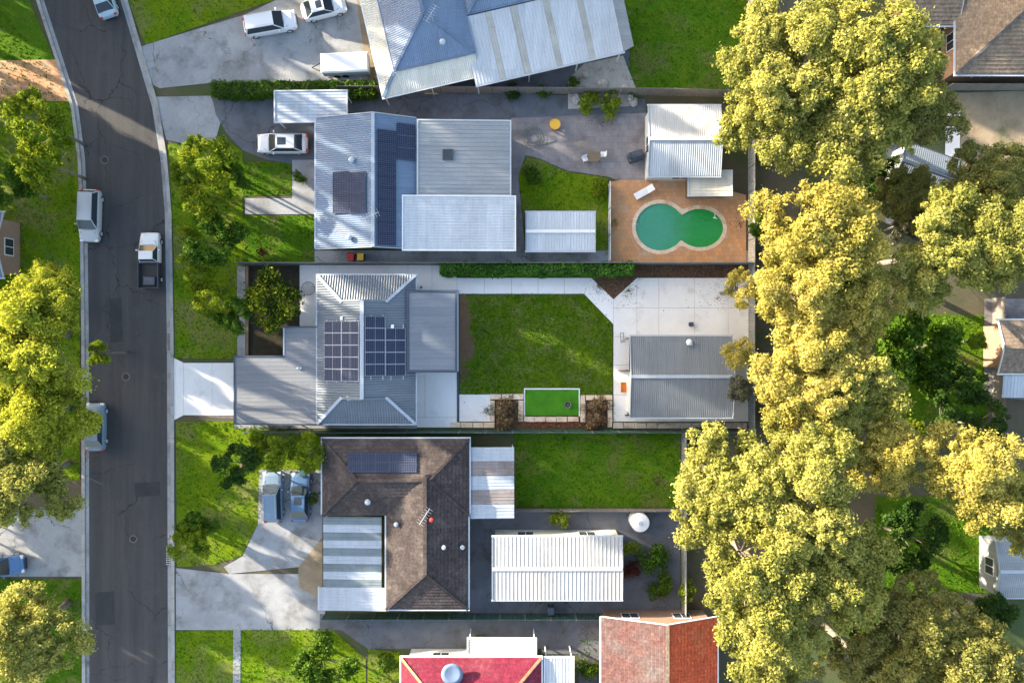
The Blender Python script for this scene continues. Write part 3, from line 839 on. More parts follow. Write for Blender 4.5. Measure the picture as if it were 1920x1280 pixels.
chips('brown wood chips in the pointed mulch corner and top bed', mul, .03, 170, 'chip', .10, 11)
chips('brown wood chips in the mulch square left of the artificial turf', bedL, .05, 200, 'chip', .10, 12)
chips('brown wood chips in the mulch square right of the artificial turf', bedR, .05, 200, 'chip', .10, 13)
chips('red wood chips in the narrow bed below the artificial turf', R(972,790,1097,801), .045, 330, 'redchip', .11, 14)
# leaf litter on the paving round the mulch corner
def litter(label, px, py, r, n, seed, size=.085, z=.065, xs=1.0):
    rs = np.random.RandomState(seed); X, Y = W(px,py)
    a = rs.uniform(0,6.283,n); q = np.abs(rs.normal(0,.5,n))*r
    C = np.column_stack([X+np.cos(a)*q*xs, Y+np.sin(a)*q, z+rs.uniform(0,.02,n)]); N = rs.normal(size=(n,3))*.3; N[:,2] += 1
    me = leaves('leaf_litter', C, N, size, rs, M['litter'], rs.uniform(0,.8,n), .5)
    o = bpy.data.objects.new('leaf_litter', me); COL.objects.link(o); tag(o, label, 'leaf litter', kind='stuff')
litter('dry leaves scattered on the path left of the mulch corner', 1122,537, 1.6, 260, 21)
litter('dry leaves scattered on the slab right of the mulch corner', 1178,545, 1.8, 300, 22)
litter('dry leaves scattered round the trees at the right end', 1345,560, 2.5, 160, 23)
litter('dry leaves on the small path by the left mulch square', 915,770, .9, 90, 24)
litter('dry leaves along the sandstone right of the turf', 1145,788, .9, 90, 25)

# paving: each cast slab is a piece with an open joint round it
def paving(name, label, slabs, m, base, z=.06, g=.012, jm='joint'):
    root = thing(name, label, None); tag(root, kind=ST)
    ground = MB(); ground.sheet(WP(base), z-.035); ground.build('joint_bed', M[jm], root)
    for s in slabs:
        P = [Vector(p) for p in WP(s)]; c = sum(P, Vector((0,0)))/len(P)
        Q = []
        n = len(P)
        if area(P) < 0: P = P[::-1]
        for i in range(n):
            a, b, c2 = P[i-1], P[i], P[(i+1)%n]
            e1 = (b-a).normalized(); e2 = (c2-b).normalized()
            n1 = Vector((-e1.y, e1.x)); n2 = Vector((-e2.y, e2.x)); bis = n1+n2
            k = g/max(.3, bis.length/2) if bis.length > 1e-3 else g
            bis.normalize(); Q.append(b+bis*k)
        mb = MB(); mb.prism([tuple(q) for q in Q], 0, z+rnd.uniform(-.003,.003)); mb.build('slab', M[m], root)
    return root
paving('path', 'pale concrete path along the top of the lawn bending at its corner',
       [R(857,521,908,551), R(908,521,959,551), R(959,521,1009,551), R(1009,521,1058,551), [(1058,521),(1108,521),(1095,551),(1058,551)],
        [(1108,520),(1150,561),(1150,608),(1095,551)]],
       'concrete', [(857,521),(1108,520),(1150,561),(1150,608),(1095,551),(857,551)])
paving('pavement', 'large pale concrete yard of cast slabs around the corrugated shed',
       [R(1150,577,1194,631), R(1150,631,1194,684), R(1150,684,1194,740), R(1150,740,1194,790),
        [(1150,561),(1194,521),(1194,577),(1150,577)],
        R(1194,521,1235,577), R(1194,577,1235,631), R(1194,631,1235,790),
        R(1235,521,1302,577), R(1235,577,1302,631), R(1302,521,1365,577), R(1302,577,1365,631), R(1235,631,1365,790),
        R(1365,521,1403,577), R(1365,577,1403,680), R(1365,680,1403,790)],
       'concrete_warm', [(1150,561),(1194,521),(1403,521),(1403,790),(1150,790)])
paving('pavement', 'pale concrete side yard above and left of the hip roofed house',
       [R(562,497,600,668), R(600,497,765,548), R(765,497,810,548), [(810,497),(838,497),(857,521),(857,551),(810,551)]],
       'concrete', [(562,497),(838,497),(857,521),(857,551),(600,551),(600,668),(562,668)])
paving('patio', 'pale concrete patio slab below the blue flat roof with a grey border',
       [R(782,690,797,782), R(797,690,857,782), R(782,782,857,801), R(740,560,857,690)], 'concrete', R(740,560,857,801), z=.07)
paving('path', 'pale concrete landing between lawn and left mulch square',
       [R(861,739,920,790)], 'concrete_warm', R(861,739,920,790))
paving('side_path', 'narrow concrete strip along the bottom fence of the middle lot',
       [R(440,797,600,803), R(600,797,782,803)], 'concrete_old', R(440,797,782,803), z=.045)
paving('driveway', 'broad pale concrete driveway from the street to the middle house',
       [[(322,668),(345,680),(345,778),(322,790)], R(345,680,398,778), R(398,680,470,778), R(440,778,600,797)],
       'concrete', [(322,668),(345,680),(600,680),(600,797),(345,778),(322,790)])
paving('front_path', 'pale path strip with a brown timber edge left of the small tree',
       [R(445,499,461,556), R(445,556,461,618), R(445,618,461,668)], 'concrete_old', R(445,499,461,668), z=.09)

# other lots: hard ground
ground_sheet('driveway', [(262,90),(275,84),(460,28),(540,-10),(700,-10),(705,150),(395,156),(300,166),(288,160)], .035, 'concrete_old', 'wide light grey driveway at the top left with parked cars')
ground_sheet('driveway', [(292,182),(395,180),(415,225),(405,262),(345,270),(312,262)], .035, 'concrete_old', 'grey footpath crossing and driveway mouth below the hedge')
ground_sheet('driveway', [(398,184),(600,184),(600,306),(560,310),(500,300),(455,282),(425,250),(405,215)], .04, 'concrete_dark', 'curved dark blue grey driveway holding the white car')
ground_sheet('side_path', [(600,176),(980,176),(1210,186),(1210,222),(962,232),(600,222)], .036, 'concrete_dark', 'side path between blue roofed house and top fence, darkened to stand for shade')  # dark concrete paints the ground shade along this path
ground_sheet('path', [(460,372),(548,372),(548,300),(590,300),(590,402),(460,402)], .044, 'concrete_old', 'grey garden path to the front door of the blue roofed house')
ground_sheet('patio', [(958,222),(1215,212),(1215,345),(1160,340),(1142,332),(1062,320),(1010,297),(985,292),(972,330),(978,395),(985,474),(958,474)], .05, 'concrete_pink', 'worn pinkish grey paved yard behind the blue roofed house')
ground_sheet('side_path', R(590,470,1403,494), .034, 'concrete_old', 'grey side path behind the blue roofed house')
ground_sheet('path', [(660,-60),(705,-60),(722,160),(692,166)], .04, 'tan_dirt', 'tan gravel path beside the cream roofed house')
ground_sheet('side_path', [(740,155),(1180,90),(1180,172),(740,172)], .034, 'concrete_dark', 'dark sheet painting the shadow below the striped white roof')  # dark sheet stands for the shadow edge under the roof
ground_sheet('rockery', [(1065,150),(1095,120),(1168,105),(1192,165),(1180,200),(1065,205)], .06, 'sandstone_grey', 'pale sandstone rockery floor beside the top lawn')
ground_sheet('driveway', [(486,880),(605,880),(605,1005),(560,1062),(430,1075),(420,1062),(455,1042),(484,982)], .05, 'concrete_old', 'pale grey turning driveway below the two blue cars')
ground_sheet('driveway', [(330,1064),(430,1075),(560,1075),(610,1130),(610,1180),(330,1180)], .045, 'concrete_old', 'grey concrete driveway running in from the lower street')
ground_sheet('garden_bed', [(560,1062),(605,1005),(605,1125),(560,1100)], .055, 'tan_dirt', 'tan earth bed left of the striped carport')
ground_sheet('driveway', [(600,1150),(1280,1150),(1280,1165),(1125,1175),(1125,1400),(1085,1400),(1085,1225),(1015,1225),(1015,1215),(690,1215),(640,1180),(600,1180)], .052, 'concrete_dark', 'dark asphalt driveway between the bottom houses')
ground_sheet('side_path', R(860,955,1275,1150), .03, 'concrete_dark', 'dark paved yard round the big white garage')
ground_sheet('path', [(438,1180),(452,1180),(450,1400),(436,1400)], .058, 'concrete_old', 'thin pale path crossing the bottom lawn')
ground_sheet('driveway', R(-200,955,154,1080), .04, 'concrete_old', 'grey driveway left of the street')
ground_sheet('driveway', [(-200,118),(112,112),(132,190),(-200,190)], .045, 'terracotta', 'faded red paved driveway at the top left of the street')
ground_sheet('yard', [(1775,175),(2100,165),(2100,350),(1900,350),(1775,345)], .03, 'tan_dirt', 'sunlit tan earth yard at the right edge')
ground_sheet('path', [(1774,205),(1800,205),(1798,330),(1770,330)], .05, 'concrete_warm', 'pale path on the left edge of the tan yard')
ground_sheet('patio', [(1845,560),(2000,560),(2000,760),(1845,740)], .05, 'concrete_pink', 'pale brown patio at the right edge')
ground_sheet('yard', [(1660,260),(1800,330),(1800,420),(1660,420)], .04, 'concrete_dark', 'dark ground between the tree and tan yard')

# ------------------------------------------------------------------ the middle house
PI = math.pi
B = Bld('house', 'hip roofed blue grey corrugated house with two solar arrays in the middle', 'house', 687, 655, 2.8)
E = 2.8
X0, Y0, X1, Y1 = B.rect(595, 516, 779, 794, E)
SL = .42
zg = E + 2.45*SL                      # height where the hip stops under the small gable
cx = (X0+X1)/2; zr = E+(X1-X0)/2*SL
gx0, gx1 = X0+2.45, X1-2.45
gy1, gy0 = Y1-2.45, Y0+2.45
# left and right faces: hexagons that end at the little gables

for sx, xe, xg in ((-1,X0,gx0),(1,X1,gx1)):
    P = [(xe,Y1,E),(xe,Y0,E),(xg,gy0,zg),(cx,gy0,zr),(cx,gy1,zr),(xg,gy1,zg)]
    # lower trapezoid up to the height of the gable foot, then the rectangle to the ridge
    B.part('roof_face', ribbed([(xe,Y1,E),(xe,Y0,E),(xg,gy0,zg),(xg,gy1,zg)], 'corr', .23, .08), M['steel_blue'])
    B.part('roof_face', ribbed([(xg,gy1,zg),(xg,gy0,zg),(cx,gy0-.12,zr),(cx,gy1+.12,zr)], 'corr', .23, .08), M['steel_blue'])
B.part('roof_face', ribbed([(X1,Y1,E),(X0,Y1,E),(gx0,gy1,zg),(gx1,gy1,zg)], 'corr', .23, .08), M['steel_blue'])
B.part('roof_face', ribbed([(X0,Y0,E),(X1,Y0,E),(gx1,gy0,zg),(gx0,gy0,zg)], 'corr', .23, .08), M['steel_blue'])
for y, s_ in ((gy1,1),(gy0,-1)):
    g = MB(); g.add([(gx0,y,zg-.02),(gx1,y,zg-.02),(cx,y,zr-.03),(gx0,y-s_*.05,zg-.02),(gx1,y-s_*.05,zg-.02),(cx,y-s_*.05,zr-.03)], [(0,1,2),(3,5,4),(0,3,4,1),(1,4,5,2),(2,5,3,0)])
    B.part('gablet', g, M['steel_patio'])
    B.cap((gx0-.1,y+s_*.08,zg),(gx1+.1,y+s_*.08,zg),'trim_pale',.14,.04,'flashing')
    for xx in (gx0, gx1): B.cap((xx,y+s_*.10,zg),(cx,y+s_*.10,zr),'steel_blue',.16,.06,'barge_board')
B.cap((cx,gy0-.1,zr+.02),(cx,gy1+.1,zr+.02),'steel_pale',.34,.08)
for c, g in (((X0,Y1),(gx0,gy1)),((X1,Y1),(gx1,gy1)),((X0,Y0),(gx0,gy0)),((X1,Y0),(gx1,gy0))):
    B.cap((c[0],c[1],E+.02),(g[0],g[1],zg+.03),'steel_pale',.26,.07,'hip_cap')
B.gutters(X0,Y0,X1,Y1,E,'trim_pale')
B.walls(X0,Y0,X1,Y1,E,'render_wall')
# lower front roof, in two rectangles, and its navy edges
vz0, vz1 = 2.55, 2.78
vx0, vy0, vx1, vy1 = B.rect(440, 669, 603, 794, 2.65)
wx0, wy0, wx1, wy1 = B.rect(534, 614, 603, 669, 2.65)
zs = lambda x: vz0+(vz1-vz0)*(x-vx0)/(vx1-vx0)
vr = B.part('verandah_roof', ribbed([(vx0,vy0,vz0),(vx1,vy0,vz1),(vx1,vy1,vz1),(vx0,vy1,vz0)],'corr',.12,.02,(1,0,0)), M['steel_grey'])
v2 = B.part('verandah_roof', ribbed([(wx0,wy0+.001,zs(wx0)),(wx1,wy0+.001,vz1),(wx1,wy1,vz1),(wx0,wy1,zs(wx0))],'corr',.12,.02,(1,0,0)), M['steel_grey'])
ed = [((vx0,vy0-.06,vz0),(vx1+.12,vy0-.06,vz1)),((vx1+.07,vy0,vz1),(vx1+.07,wy1,vz1)),((vx1+.13,wy1+.06,vz1),(wx0-.12,wy1+.06,zs(wx0))),
      ((wx0-.06,wy1,zs(wx0)),(wx0-.06,vy1+.121,zs(wx0))),((wx0-.001,vy1+.06,zs(wx0)),(vx0,vy1+.06,vz0)),((vx0-.06,vy0-.1,vz0),(vx0-.06,vy1+.12,vz0))]
for i, (a, b) in enumerate(ed):
    B.part('roof_edge', MB().bar(Vector(a)+Vector((0,0,-.03)), Vector(b)+Vector((0,0,-.03)), .26 if i == 1 else .12, .2), M['trim_navy'] if i != 3 else M['trim_pale'], vr)
B.posts([(vx0+.2,vy0+.2),(vx0+.2,vy1-.2),(vx0+4,vy0+.2),(vx0+4,vy1-.2),(wx0+.15,wy1-.2)], 2.6)
# skylight domes / vents on the verandah
x, y = B.loc(561,690,2.75)
for k in (-.1,.16):
    B.part('vent', MB().lathe([(.07,2.68),(.07,2.82),(.1,2.83),(.1,2.86),(.02,2.9)],10,(x+k,y)), M['trim_pale'])
# rear patio roof
px0, py0, px1, py1 = B.rect(767, 548, 853, 694, 3.2)
pr = B.flat(px0,py0,px1,py1,3.3,3.12,'steel_patio','x',pitch=.12,hgt=.02,ew=.2)
B.posts([(px1-.1,py0+.1),(px1-.1,py1-.1),(px1-.1,(py0+py1)/2)], 3.1, 'trim_navy')
B.part('gutter', MB().box(px1+.2,py0-.1,2.96,px1+.3,py1+.1,3.08), M['trim_pale'])
# solar modules on both faces
def modules(rects, side):
    """rects in photograph pixels; modules lie 8 cm above the roof face"""
    for (a,b,c,d_) in rects:
        zz = lambda x: zr-abs(x-cx)*SL+.13
        x0,_ = B.loc(a,b,4.0); x1,_ = B.loc(c,b,4.0)
        # refine with the true heights
        for _i in range(3):
            x0 = B.loc(a,b,zz(x0))[0]; x1 = B.loc(c,b,zz(x1))[0]
        hm = zz((x0+x1)/2)
        y1 = B.loc(a,b,hm)[1]; y0 = B.loc(a,d_,hm)[1]
        ctr = Vector(((x0+x1)/2,(y0+y1)/2,hm)); L_ = math.hypot(x1-x0, zz(x1)-zz(x0)); Wd = y1-y0
        rot = math.atan2(zz(x1)-zz(x0), x1-x0)
        g = .012
        p = MB().box(-L_/2+.03,-Wd/2+.03,0,L_/2-.03,Wd/2-.03,.035)
        o = B.part('solar_panel', p, M['cells']); o.location = ctr; o.rotation_euler = (0,-rot,0)
        f = MB()
        f.box(-L_/2+g,-Wd/2+g,-.005,L_/2-g,-Wd/2+.032,.042); f.box(-L_/2+g,Wd/2-.032,-.005,L_/2-g,Wd/2-g,.042)
        f.box(-L_/2+g,-Wd/2+.032,-.004,-L_/2+.032,Wd/2-.032,.041); f.box(L_/2-.032,-Wd/2+.032,-.004,L_/2-g,Wd/2-.032,.041)
        f.box(-.009,-Wd/2+.032,.03,.009,Wd/2-.032,.04)
        B.part('frame', f, M['panel_frame'], o)
ys = [601.5,624,646.7,669,691.5,714.5]
modules([(608,ys[i],640.5,ys[i+1]) for i in range(5)]+[(640.5,ys[i],673,ys[i+1]) for i in range(5)], -1)
yr = [592.5,615,637.5,660,682.5,704.5]
modules([(684,yr[i],722.5,yr[i+1]) for i in range(5)]+[(722.5,yr[i],760.5,yr[i+1]) for i in range(1,5)], 1)
def rail(px, y0, y1):
    z = 4.2
    for _i in range(4):
        x, a = B.loc(px,y0,z); _, b = B.loc(px,y1,z); z = zr-abs(x-cx)*SL+.08
    B.part('mounting_rail', MB().bar((x,a,z),(x,b,z),.05,.05), M['panel_frame'])
for px_, a, b in ((695.5,590,712),(718,590,712),(733,612,712),(756,608,711),(613,599,717),(631,599,717),(648,599,717),(666,598,717)): rail(px_,a,b)
for qx, qy in ((641,597),(736.5,612)):
    z = 4.3
    for _i in range(4):
        x, y = B.loc(qx,qy,z); z = zr-abs(x-cx)*SL
    B.part('isolator_box', MB().cbox(x-.12,y-.17,z,x+.12,y+.17,z+.2,.02), M['white'])

# dark low edging between patio and lawn
a = W(858.5,545); b = W(858.5,786)
e = MB().box(a[0]-.07,b[1],0,a[0]+.09,a[1],.16).build('lawn_edging', M['trim_navy']); tag(e, 'dark navy edging rail between patio and main lawn', 'edging')
e = MB().bar((*W(861,551.6),.03),(*W(1095,551.6),.03),.06,.12).build('lawn_edging', M['trim_navy']); tag(e, 'thin dark edging along the top of the main lawn', 'edging')

# ------------------------------------------------------------------ corrugated shed on the right
B = Bld('shed', 'large corrugated grey shed with a central ridge on the pale concrete yard', 'shed', 1277, 706, 3)
x0,y0,x1,y1 = B.rect(1182, 630, 1373, 782, 3.0)
rz_ = B.loc(1277,705.5,3.6)[1]
B.gable(x0,y0,x1,y1,3.0,.16,'steel_shed','x','corr',.17,.03,cap='steel_pale',gutter='trim_pale',wall='render_wall',at=rz_)
wx0,wy0 = x0+.12,y0+.25; wx1,wy1 = x1-.3,y1-.25
B.part('wall', MB().box(wx0+.1,wy1-.1,0,wx1,wy1,2.95), M['render_wall']); B.part('wall', MB().box(wx0+.1,wy0,0,wx1,wy0+.1,2.95), M['render_wall'])
B.part('wall', MB().box(wx1-.1,wy0+.1,0,wx1,wy1-.1,2.95), M['render_wall'])
# front wall with an open doorway in the upper half
yd0 = B.loc(0,694,0)[1]; yd1 = B.loc(0,634,0)[1]
B.part('wall', MB().box(wx0,wy0,0,wx0+.1,yd0,2.95).box(wx0,yd1,0,wx0+.1,wy1,2.95).box(wx0,yd0,2.45,wx0+.1,yd1,2.95), M['render_wall'])
B.part('dark_doorway', MB().box(wx0+.25,yd0+.1,0.05,wx0+.3,yd1-.1,2.4), M['black'])  # black panel paints the unlit interior behind the doorway
for yy in (yd0,yd1):
    B.part('door_post', MB().box(wx0-.02,yy-.06,0,wx0+.12,yy+.06,2.5), M['trim_navy'])
B.part('door_head', MB().box(wx0-.05,yd0,2.3,wx0-.003,yd1,2.44), M['trim_navy'])
# open wire door frame
X,Y = B.loc(1167,631,1.8)
dr = B.part('door', MB().tube([(wx0-.02,yd1,.15),(X+.1,Y-.5,.15),(X+.1,Y-.5,2.1),(wx0-.02,yd1,2.1),(wx0-.02,yd1,.15)],.03,6).tube([(X+.1,Y-.5,2.1),(X+.05,Y+.35,2.1),(X+.05,Y+.35,.2),(X+.1,Y-.5,.2)],.03,6), M['timber_grey'])
X,Y = B.loc(1164,695.5,1.8)
B.part('door', MB().cbox(X,Y-.03,.1,wx0-.06,Y+.03,2.1,.01), M['timber'])
X,Y = B.loc(1292,641,3.5)
zv = 3.0+(wy1-Y)*.16
B.part('roof_vent', MB().lathe([(.16,3.05),(.16,3.42),(.24,3.45),(.27,3.55),(.2,3.66),(.06,3.7)],14,(X,Y)).box(X-.1,Y-.3,3.1,X+.35,Y+.1,3.3), M['white'])
B.part('downpipe', MB().tube([(wx0+.05,wy0-.15,.1),(wx0+.05,wy0-.15,2.8)],.05,8), M['trim_navy'])
B.part('base_channel', MB().box(wx0-.15,wy0-.42,0.05,wx0+1.2,wy0-.3,.2), M['trim_navy'])
X,Y = W(1294,608)
b_ = thing('storage_tub', 'small black square tub standing alone on the concrete yard', 'tub', (X,Y,.06))
MB().lathe([(.19,0),(.235,.04),(.25,.42),(.27,.44),(.27,.47),(.22,.47),(.2,.44)],4).build('body', M['black'], b_, world=False); b_.rotation_euler.z = .78+.05
MB().lathe([(.21,.445),(.05,.46)],4).build('lid', M['trim_navy'], b_, world=False)
X,Y = W(1170,725.5)
b_ = thing('crate', 'orange rectangular tray lying in front of the shed wall', 'tray', (X,Y,.06))
MB().box(-.28,-.44,0,.28,.44,.05).build('base', M['orange'], b_, world=False)
for q in ((-.3,-.46,-.27,.46),(.27,-.46,.3,.46),(-.27,-.46,.27,-.43),(-.27,.43,.27,.46)):
    MB().box(q[0],q[1],0,q[2],q[3],.14).build('side', M['orange'], b_, world=False)

# artificial turf pad with white edge
t = thing('turf_pad', 'bright green artificial turf rectangle with a white edge', 'turf pad', (*W(1034.5,753.5),0))
MB().prism(WP(R(985,730,1085,778)), .03, .09).build('turf', M['fake_grass'], t)
x0,y1 = W(982.5,727.5); x1,y0 = W(1087,780)
for q in ((x0,y1-.12,x1,y1),(x0,y0,x0+.1,y1-.12),(x1-.1,y0,x1,y1-.12)):
    MB().box(q[0],q[1],0,q[2],q[3],.13).build('edging', M['trim_white'], t)
f = thing('fire_pit', 'small round dark fire pit bowl on the artificial turf', 'fire pit', (*W(1064,758),.09))
MB().lathe([(.12,0),(.16,.05),(.28,.3),(.31,.42),(.28,.42),(.24,.3),(.1,.2)],22).build('bowl', M['fence_grey'], f, world=False, smooth=False)
MB().lathe([(.23,.3),(.21,.31)],14).build('coals', M['black'], f, world=False)
for k in range(6):
    a = k*1.1; MB().tube([(.16*math.cos(a),.16*math.sin(a),.33),(-.1*math.cos(a+.6),-.1*math.sin(a+.6),.36)],.022,6).build('charred_log', M['bark'], f, world=False)

# sandstone blocks
def block_row(name, label, segs, m='sandstone', h=.22):
    """segs: photograph rectangles, each one block"""
    x, y = W((segs[0][0]+segs[-1][2])/2, (segs[0][1]+segs[-1][3])/2)
    t = thing(name, label, 'stone edging', (x,y,0))
    for (a,b,c,d_) in segs:
        p = W(a,d_); q = W(c,b); hh = h+rnd.uniform(-.03,.03); g = .018
        MB().cbox(p[0]+g,p[1]+g,0,q[0]-g,q[1]-g,hh,.035,.018).build('block', M[m], t)
def cut(x0,x1,n,y0,y1):
    w = (x1-x0)/n; xs = [x0+w*i+(rnd.uniform(-.06,.06)*w if 0<i<n else 0) for i in range(n+1)]
    return [(xs[i],y0,xs[i+1],y1) for i in range(n)]
def cutv(y0,y1,n,x0,x1):
    return [(x0,a,x1,b) for (a,_,b,_2) in cut(y0,y1,n,0,0)]
block_row('stone_edging','sandstone blocks between main lawn and left mulch square',cut(920,982,3,738,748.5))
block_row('stone_edging','short column of sandstone blocks left of the artificial turf',cutv(749.5,790,2,971.5,982))
block_row('stone_edging','row of sandstone blocks along the bottom of the artificial turf',cut(982.5,1085,5,780.5,790.5))
block_row('stone_edging','column of sandstone blocks right of the artificial turf',cutv(740,791,3,1088,1097.5))
block_row('stone_edging','sandstone blocks between main lawn and right mulch square',cut(1098,1148,3,740,750))
block_row('stone_edging','column of sandstone blocks at the right of the right mulch square',cutv(751,801,3,1138.5,1148))
block_row('stone_edging','column of low stones on the left side of the left mulch square',cutv(750,790,3,918,928))
block_row('stone_edging','row of tan sandstone blocks at the foot of the patio by the fence',cut(845,928,4,791,801.5))
block_row('stone_edging','long row of grey sandstone blocks below the corrugated shed',cut(1149,1400,12,792,803),'sandstone_grey')

# round mesh table on the side slab
t = thing('round_table', 'round wire mesh table on the pale slab beside the hip roof', 'table', (*W(578,541,.7),0))
MB().tube([(.62*math.cos(a*PI/16),.62*math.sin(a*PI/16),.72) for a in range(33)],.025,6).build('rim', M['trim_navy'], t, world=False)
g = MB()
for k in range(-7,8):
    y = k*.08; r_ = math.sqrt(max(0,.6**2-y*y)); g.bar((-r_,y,.715),(r_,y,.715),.012,.01); g.bar((y,-r_,.70),(y,r_,.70),.012,.01)
g.build('mesh_top', M['fence_grey'], t, world=False)
for k in range(4):
    a = k*PI/2+.4; MB().tube([(.5*math.cos(a),.5*math.sin(a),0.05),(.45*math.cos(a),.45*math.sin(a),.7)],.02,6).build('leg', M['trim_navy'], t, world=False)
# fallen branch pot on the slab
t = thing('drain_grate', 'small rusty square drain grate above the patio roof', 'drain', (*W(790,538.5),.06))
MB().box(-.28,-.22,0,.28,.22,.012).build('surround', M['concrete_warm'], t, world=False)
MB().lathe([(.13,.012),(.12,.03),(.04,.035)],12).build('cover', M['bark'], t, world=False)
def spot(px,py,label,r=.05):
    o = MB().lathe([(r,.062),(r*.9,.085),(r*.3,.09)],10,W(px,py)).build('drain_cover', M['black']); tag(o,label,'drain cover')
spot(1244,582,'tiny dark drain cap nearest the path on the concrete yard'); spot(1290,576,'tiny dark drain cap in the upper middle of the concrete yard')
spot(1136,590,'dark cap on the bent path beside the lawn corner'); spot(871,754,'dark cap on the small landing below the lawn')

# ------------------------------------------------------------------ house below the top fence (blue roof, solar strip)
B = Bld('house', 'blue steel gabled house with a long strip of solar panels above the middle lot', 'house', 686, 345, 3)
x0,y0,x1,y1 = B.rect(592, 222, 780, 466, 3.0)
rx = B.loc(699,340,4.6)[0]
zr3 = B.gable(x0,y0,x1,y1,3.0,.34,'steel_blue2','y','corr',.19,.035,at=rx,cap='steel_pale',gutter='trim_pale')
B.walls(x0,y0,x1,y1,2.95,'brick_wall')
SL3 = (zr3-3.0)/(x1-rx)
SL3L = (zr3-3.0)/(rx-x0)
def mods3(a,b,c,d_,nx,ny,side):
    for i in range(nx):
        for j in range(ny):
            pa, pc = a+(c-a)*i/nx, a+(c-a)*(i+1)/nx; pb, pd = b+(d_-b)*j/ny, b+(d_-b)*(j+1)/ny
            s_ = SL3 if side > 0 else SL3L
            zz = lambda x: zr3-abs(x-rx)*s_+.12
            xa = xb = rx+side
            for _i in range(4): xa = B.loc(pa,pb,zz(xa))[0]; xb = B.loc(pc,pb,zz(xb))[0]
            hm = zz((xa+xb)/2); ya = B.loc(pa,pd,hm)[1]; yb = B.loc(pa,pb,hm)[1]
            L_ = math.hypot(xb-xa, zz(xb)-zz(xa)); Wd = yb-ya
            o = B.part('solar_panel', MB().box(-L_/2+.02,-Wd/2+.02,0,L_/2-.02,Wd/2-.02,.04), M['cells'])
            o.location = ((xa+xb)/2,(ya+yb)/2,hm); o.rotation_euler = (0,-math.atan2(zz(xb)-zz(xa),xb-xa),0)
            f = MB(); q = .03
            f.box(-L_/2+.008,-Wd/2+.008,-.004,L_/2-.008,-Wd/2+q,.046); f.box(-L_/2+.008,Wd/2-q,-.004,L_/2-.008,Wd/2-.008,.046)
            f.box(-L_/2+.008,-Wd/2+q,-.003,-L_/2+q,Wd/2-q,.045); f.box(L_/2-q,-Wd/2+q,-.003,L_/2-.008,Wd/2-q,.045)
            B.part('frame', f, M['trim_navy'], o)
mods3(707,244,743,460,1,10,1); mods3(744,232,778,300,1,3,1); mods3(624,322,686,400,2,4,-1)
# grey flat roof and white roof behind
fx0,fy0,fx1,fy1 = B.rect(785, 227, 956, 365, 3.2)
B.flat(fx0,fy0,fx1,fy1,3.3,3.05,'steel_mid','x',kind='flatrib',pitch=.38,hgt=.04,edge='trim_pale',name='rear_roof')
qx0,qy0,qx1,qy1 = B.rect(757, 369, 965, 468, 3.3)
B.flat(qx0,qy0,qx1,qy1,3.5,3.2,'steel_white','x',kind='flatrib',pitch=.25,hgt=.03,edge='trim_white',name='patio_roof')
B.walls(fx0-.3,fy0,fx1,fy1,3.0,'brick_wall',.4)
B.posts([(qx1-.2,qy0+.2),(qx1-.2,qy1-.2),((qx0+qx1)/2,qy0+.2)],3.2,'trim_white')

B = Bld('carport', 'pale flat roofed carport at the head of the curved dark driveway', 'carport', 580, 200, 2.6)
x0,y0,x1,y1 = B.rect(516,172,650,228,2.6)
B.flat(x0,y0,x1,y1,2.55,2.75,'steel_pale','x',kind='flatrib',pitch=.3,hgt=.03,edge='trim_pale',name='roof')
B.posts([(x0+.15,y0+.15),(x0+.15,y1-.15),(x1-.15,y0+.15),(x1-.15,y1-.15)],2.6,'trim_white')

B = Bld('garden_shed', 'white flat garden shed beside the curved lawn', 'shed', 1050, 435, 2.3)
x0,y0,x1,y1 = B.rect(987,398,1115,470,2.3)
B.gable(x0,y0,x1,y1,2.3,.06,'steel_white','x','flatrib',.25,.03,cap='trim_white',gutter='trim_pale')
B.walls(x0,y0,x1,y1,2.25,'steel_cream',.12,.08,win=0)
B.part('door', MB().cbox(x0+.05,(y0+y1)/2-.8,0.05,x0+.115,(y0+y1)/2+.8,2.0,.01), M['steel_white'])

B = Bld('garage', 'grey white gabled garage above the kidney pool', 'garage', 1283, 262, 2.8)
x0,y0,x1,y1 = B.rect(1216,198,1350,330,2.8)
B.gable(x0,y0,x1,y1,2.8,.2,'steel_pale','x','corr',.19,.03,cap='trim_white',gutter='trim_pale',mats=['steel_off','steel_pale'])
B.walls(x0,y0,x1,y1,2.75,'render_wall',.2)
B = Bld('pump_shed', 'small beige roofed hut beside the kidney pool', 'hut', 1330, 342, 2.2)
x0,y0,x1,y1 = B.rect(1292,322,1370,366,2.2)
B.flat(x0,y0,x1,y1,2.2,2.35,'steel_cream','x',kind='flatrib',pitch=.25,hgt=.03,edge='trim_pale',name='roof')
B.walls(x0,y0,x1,y1,2.1,'timber',.15,.08,win=0)

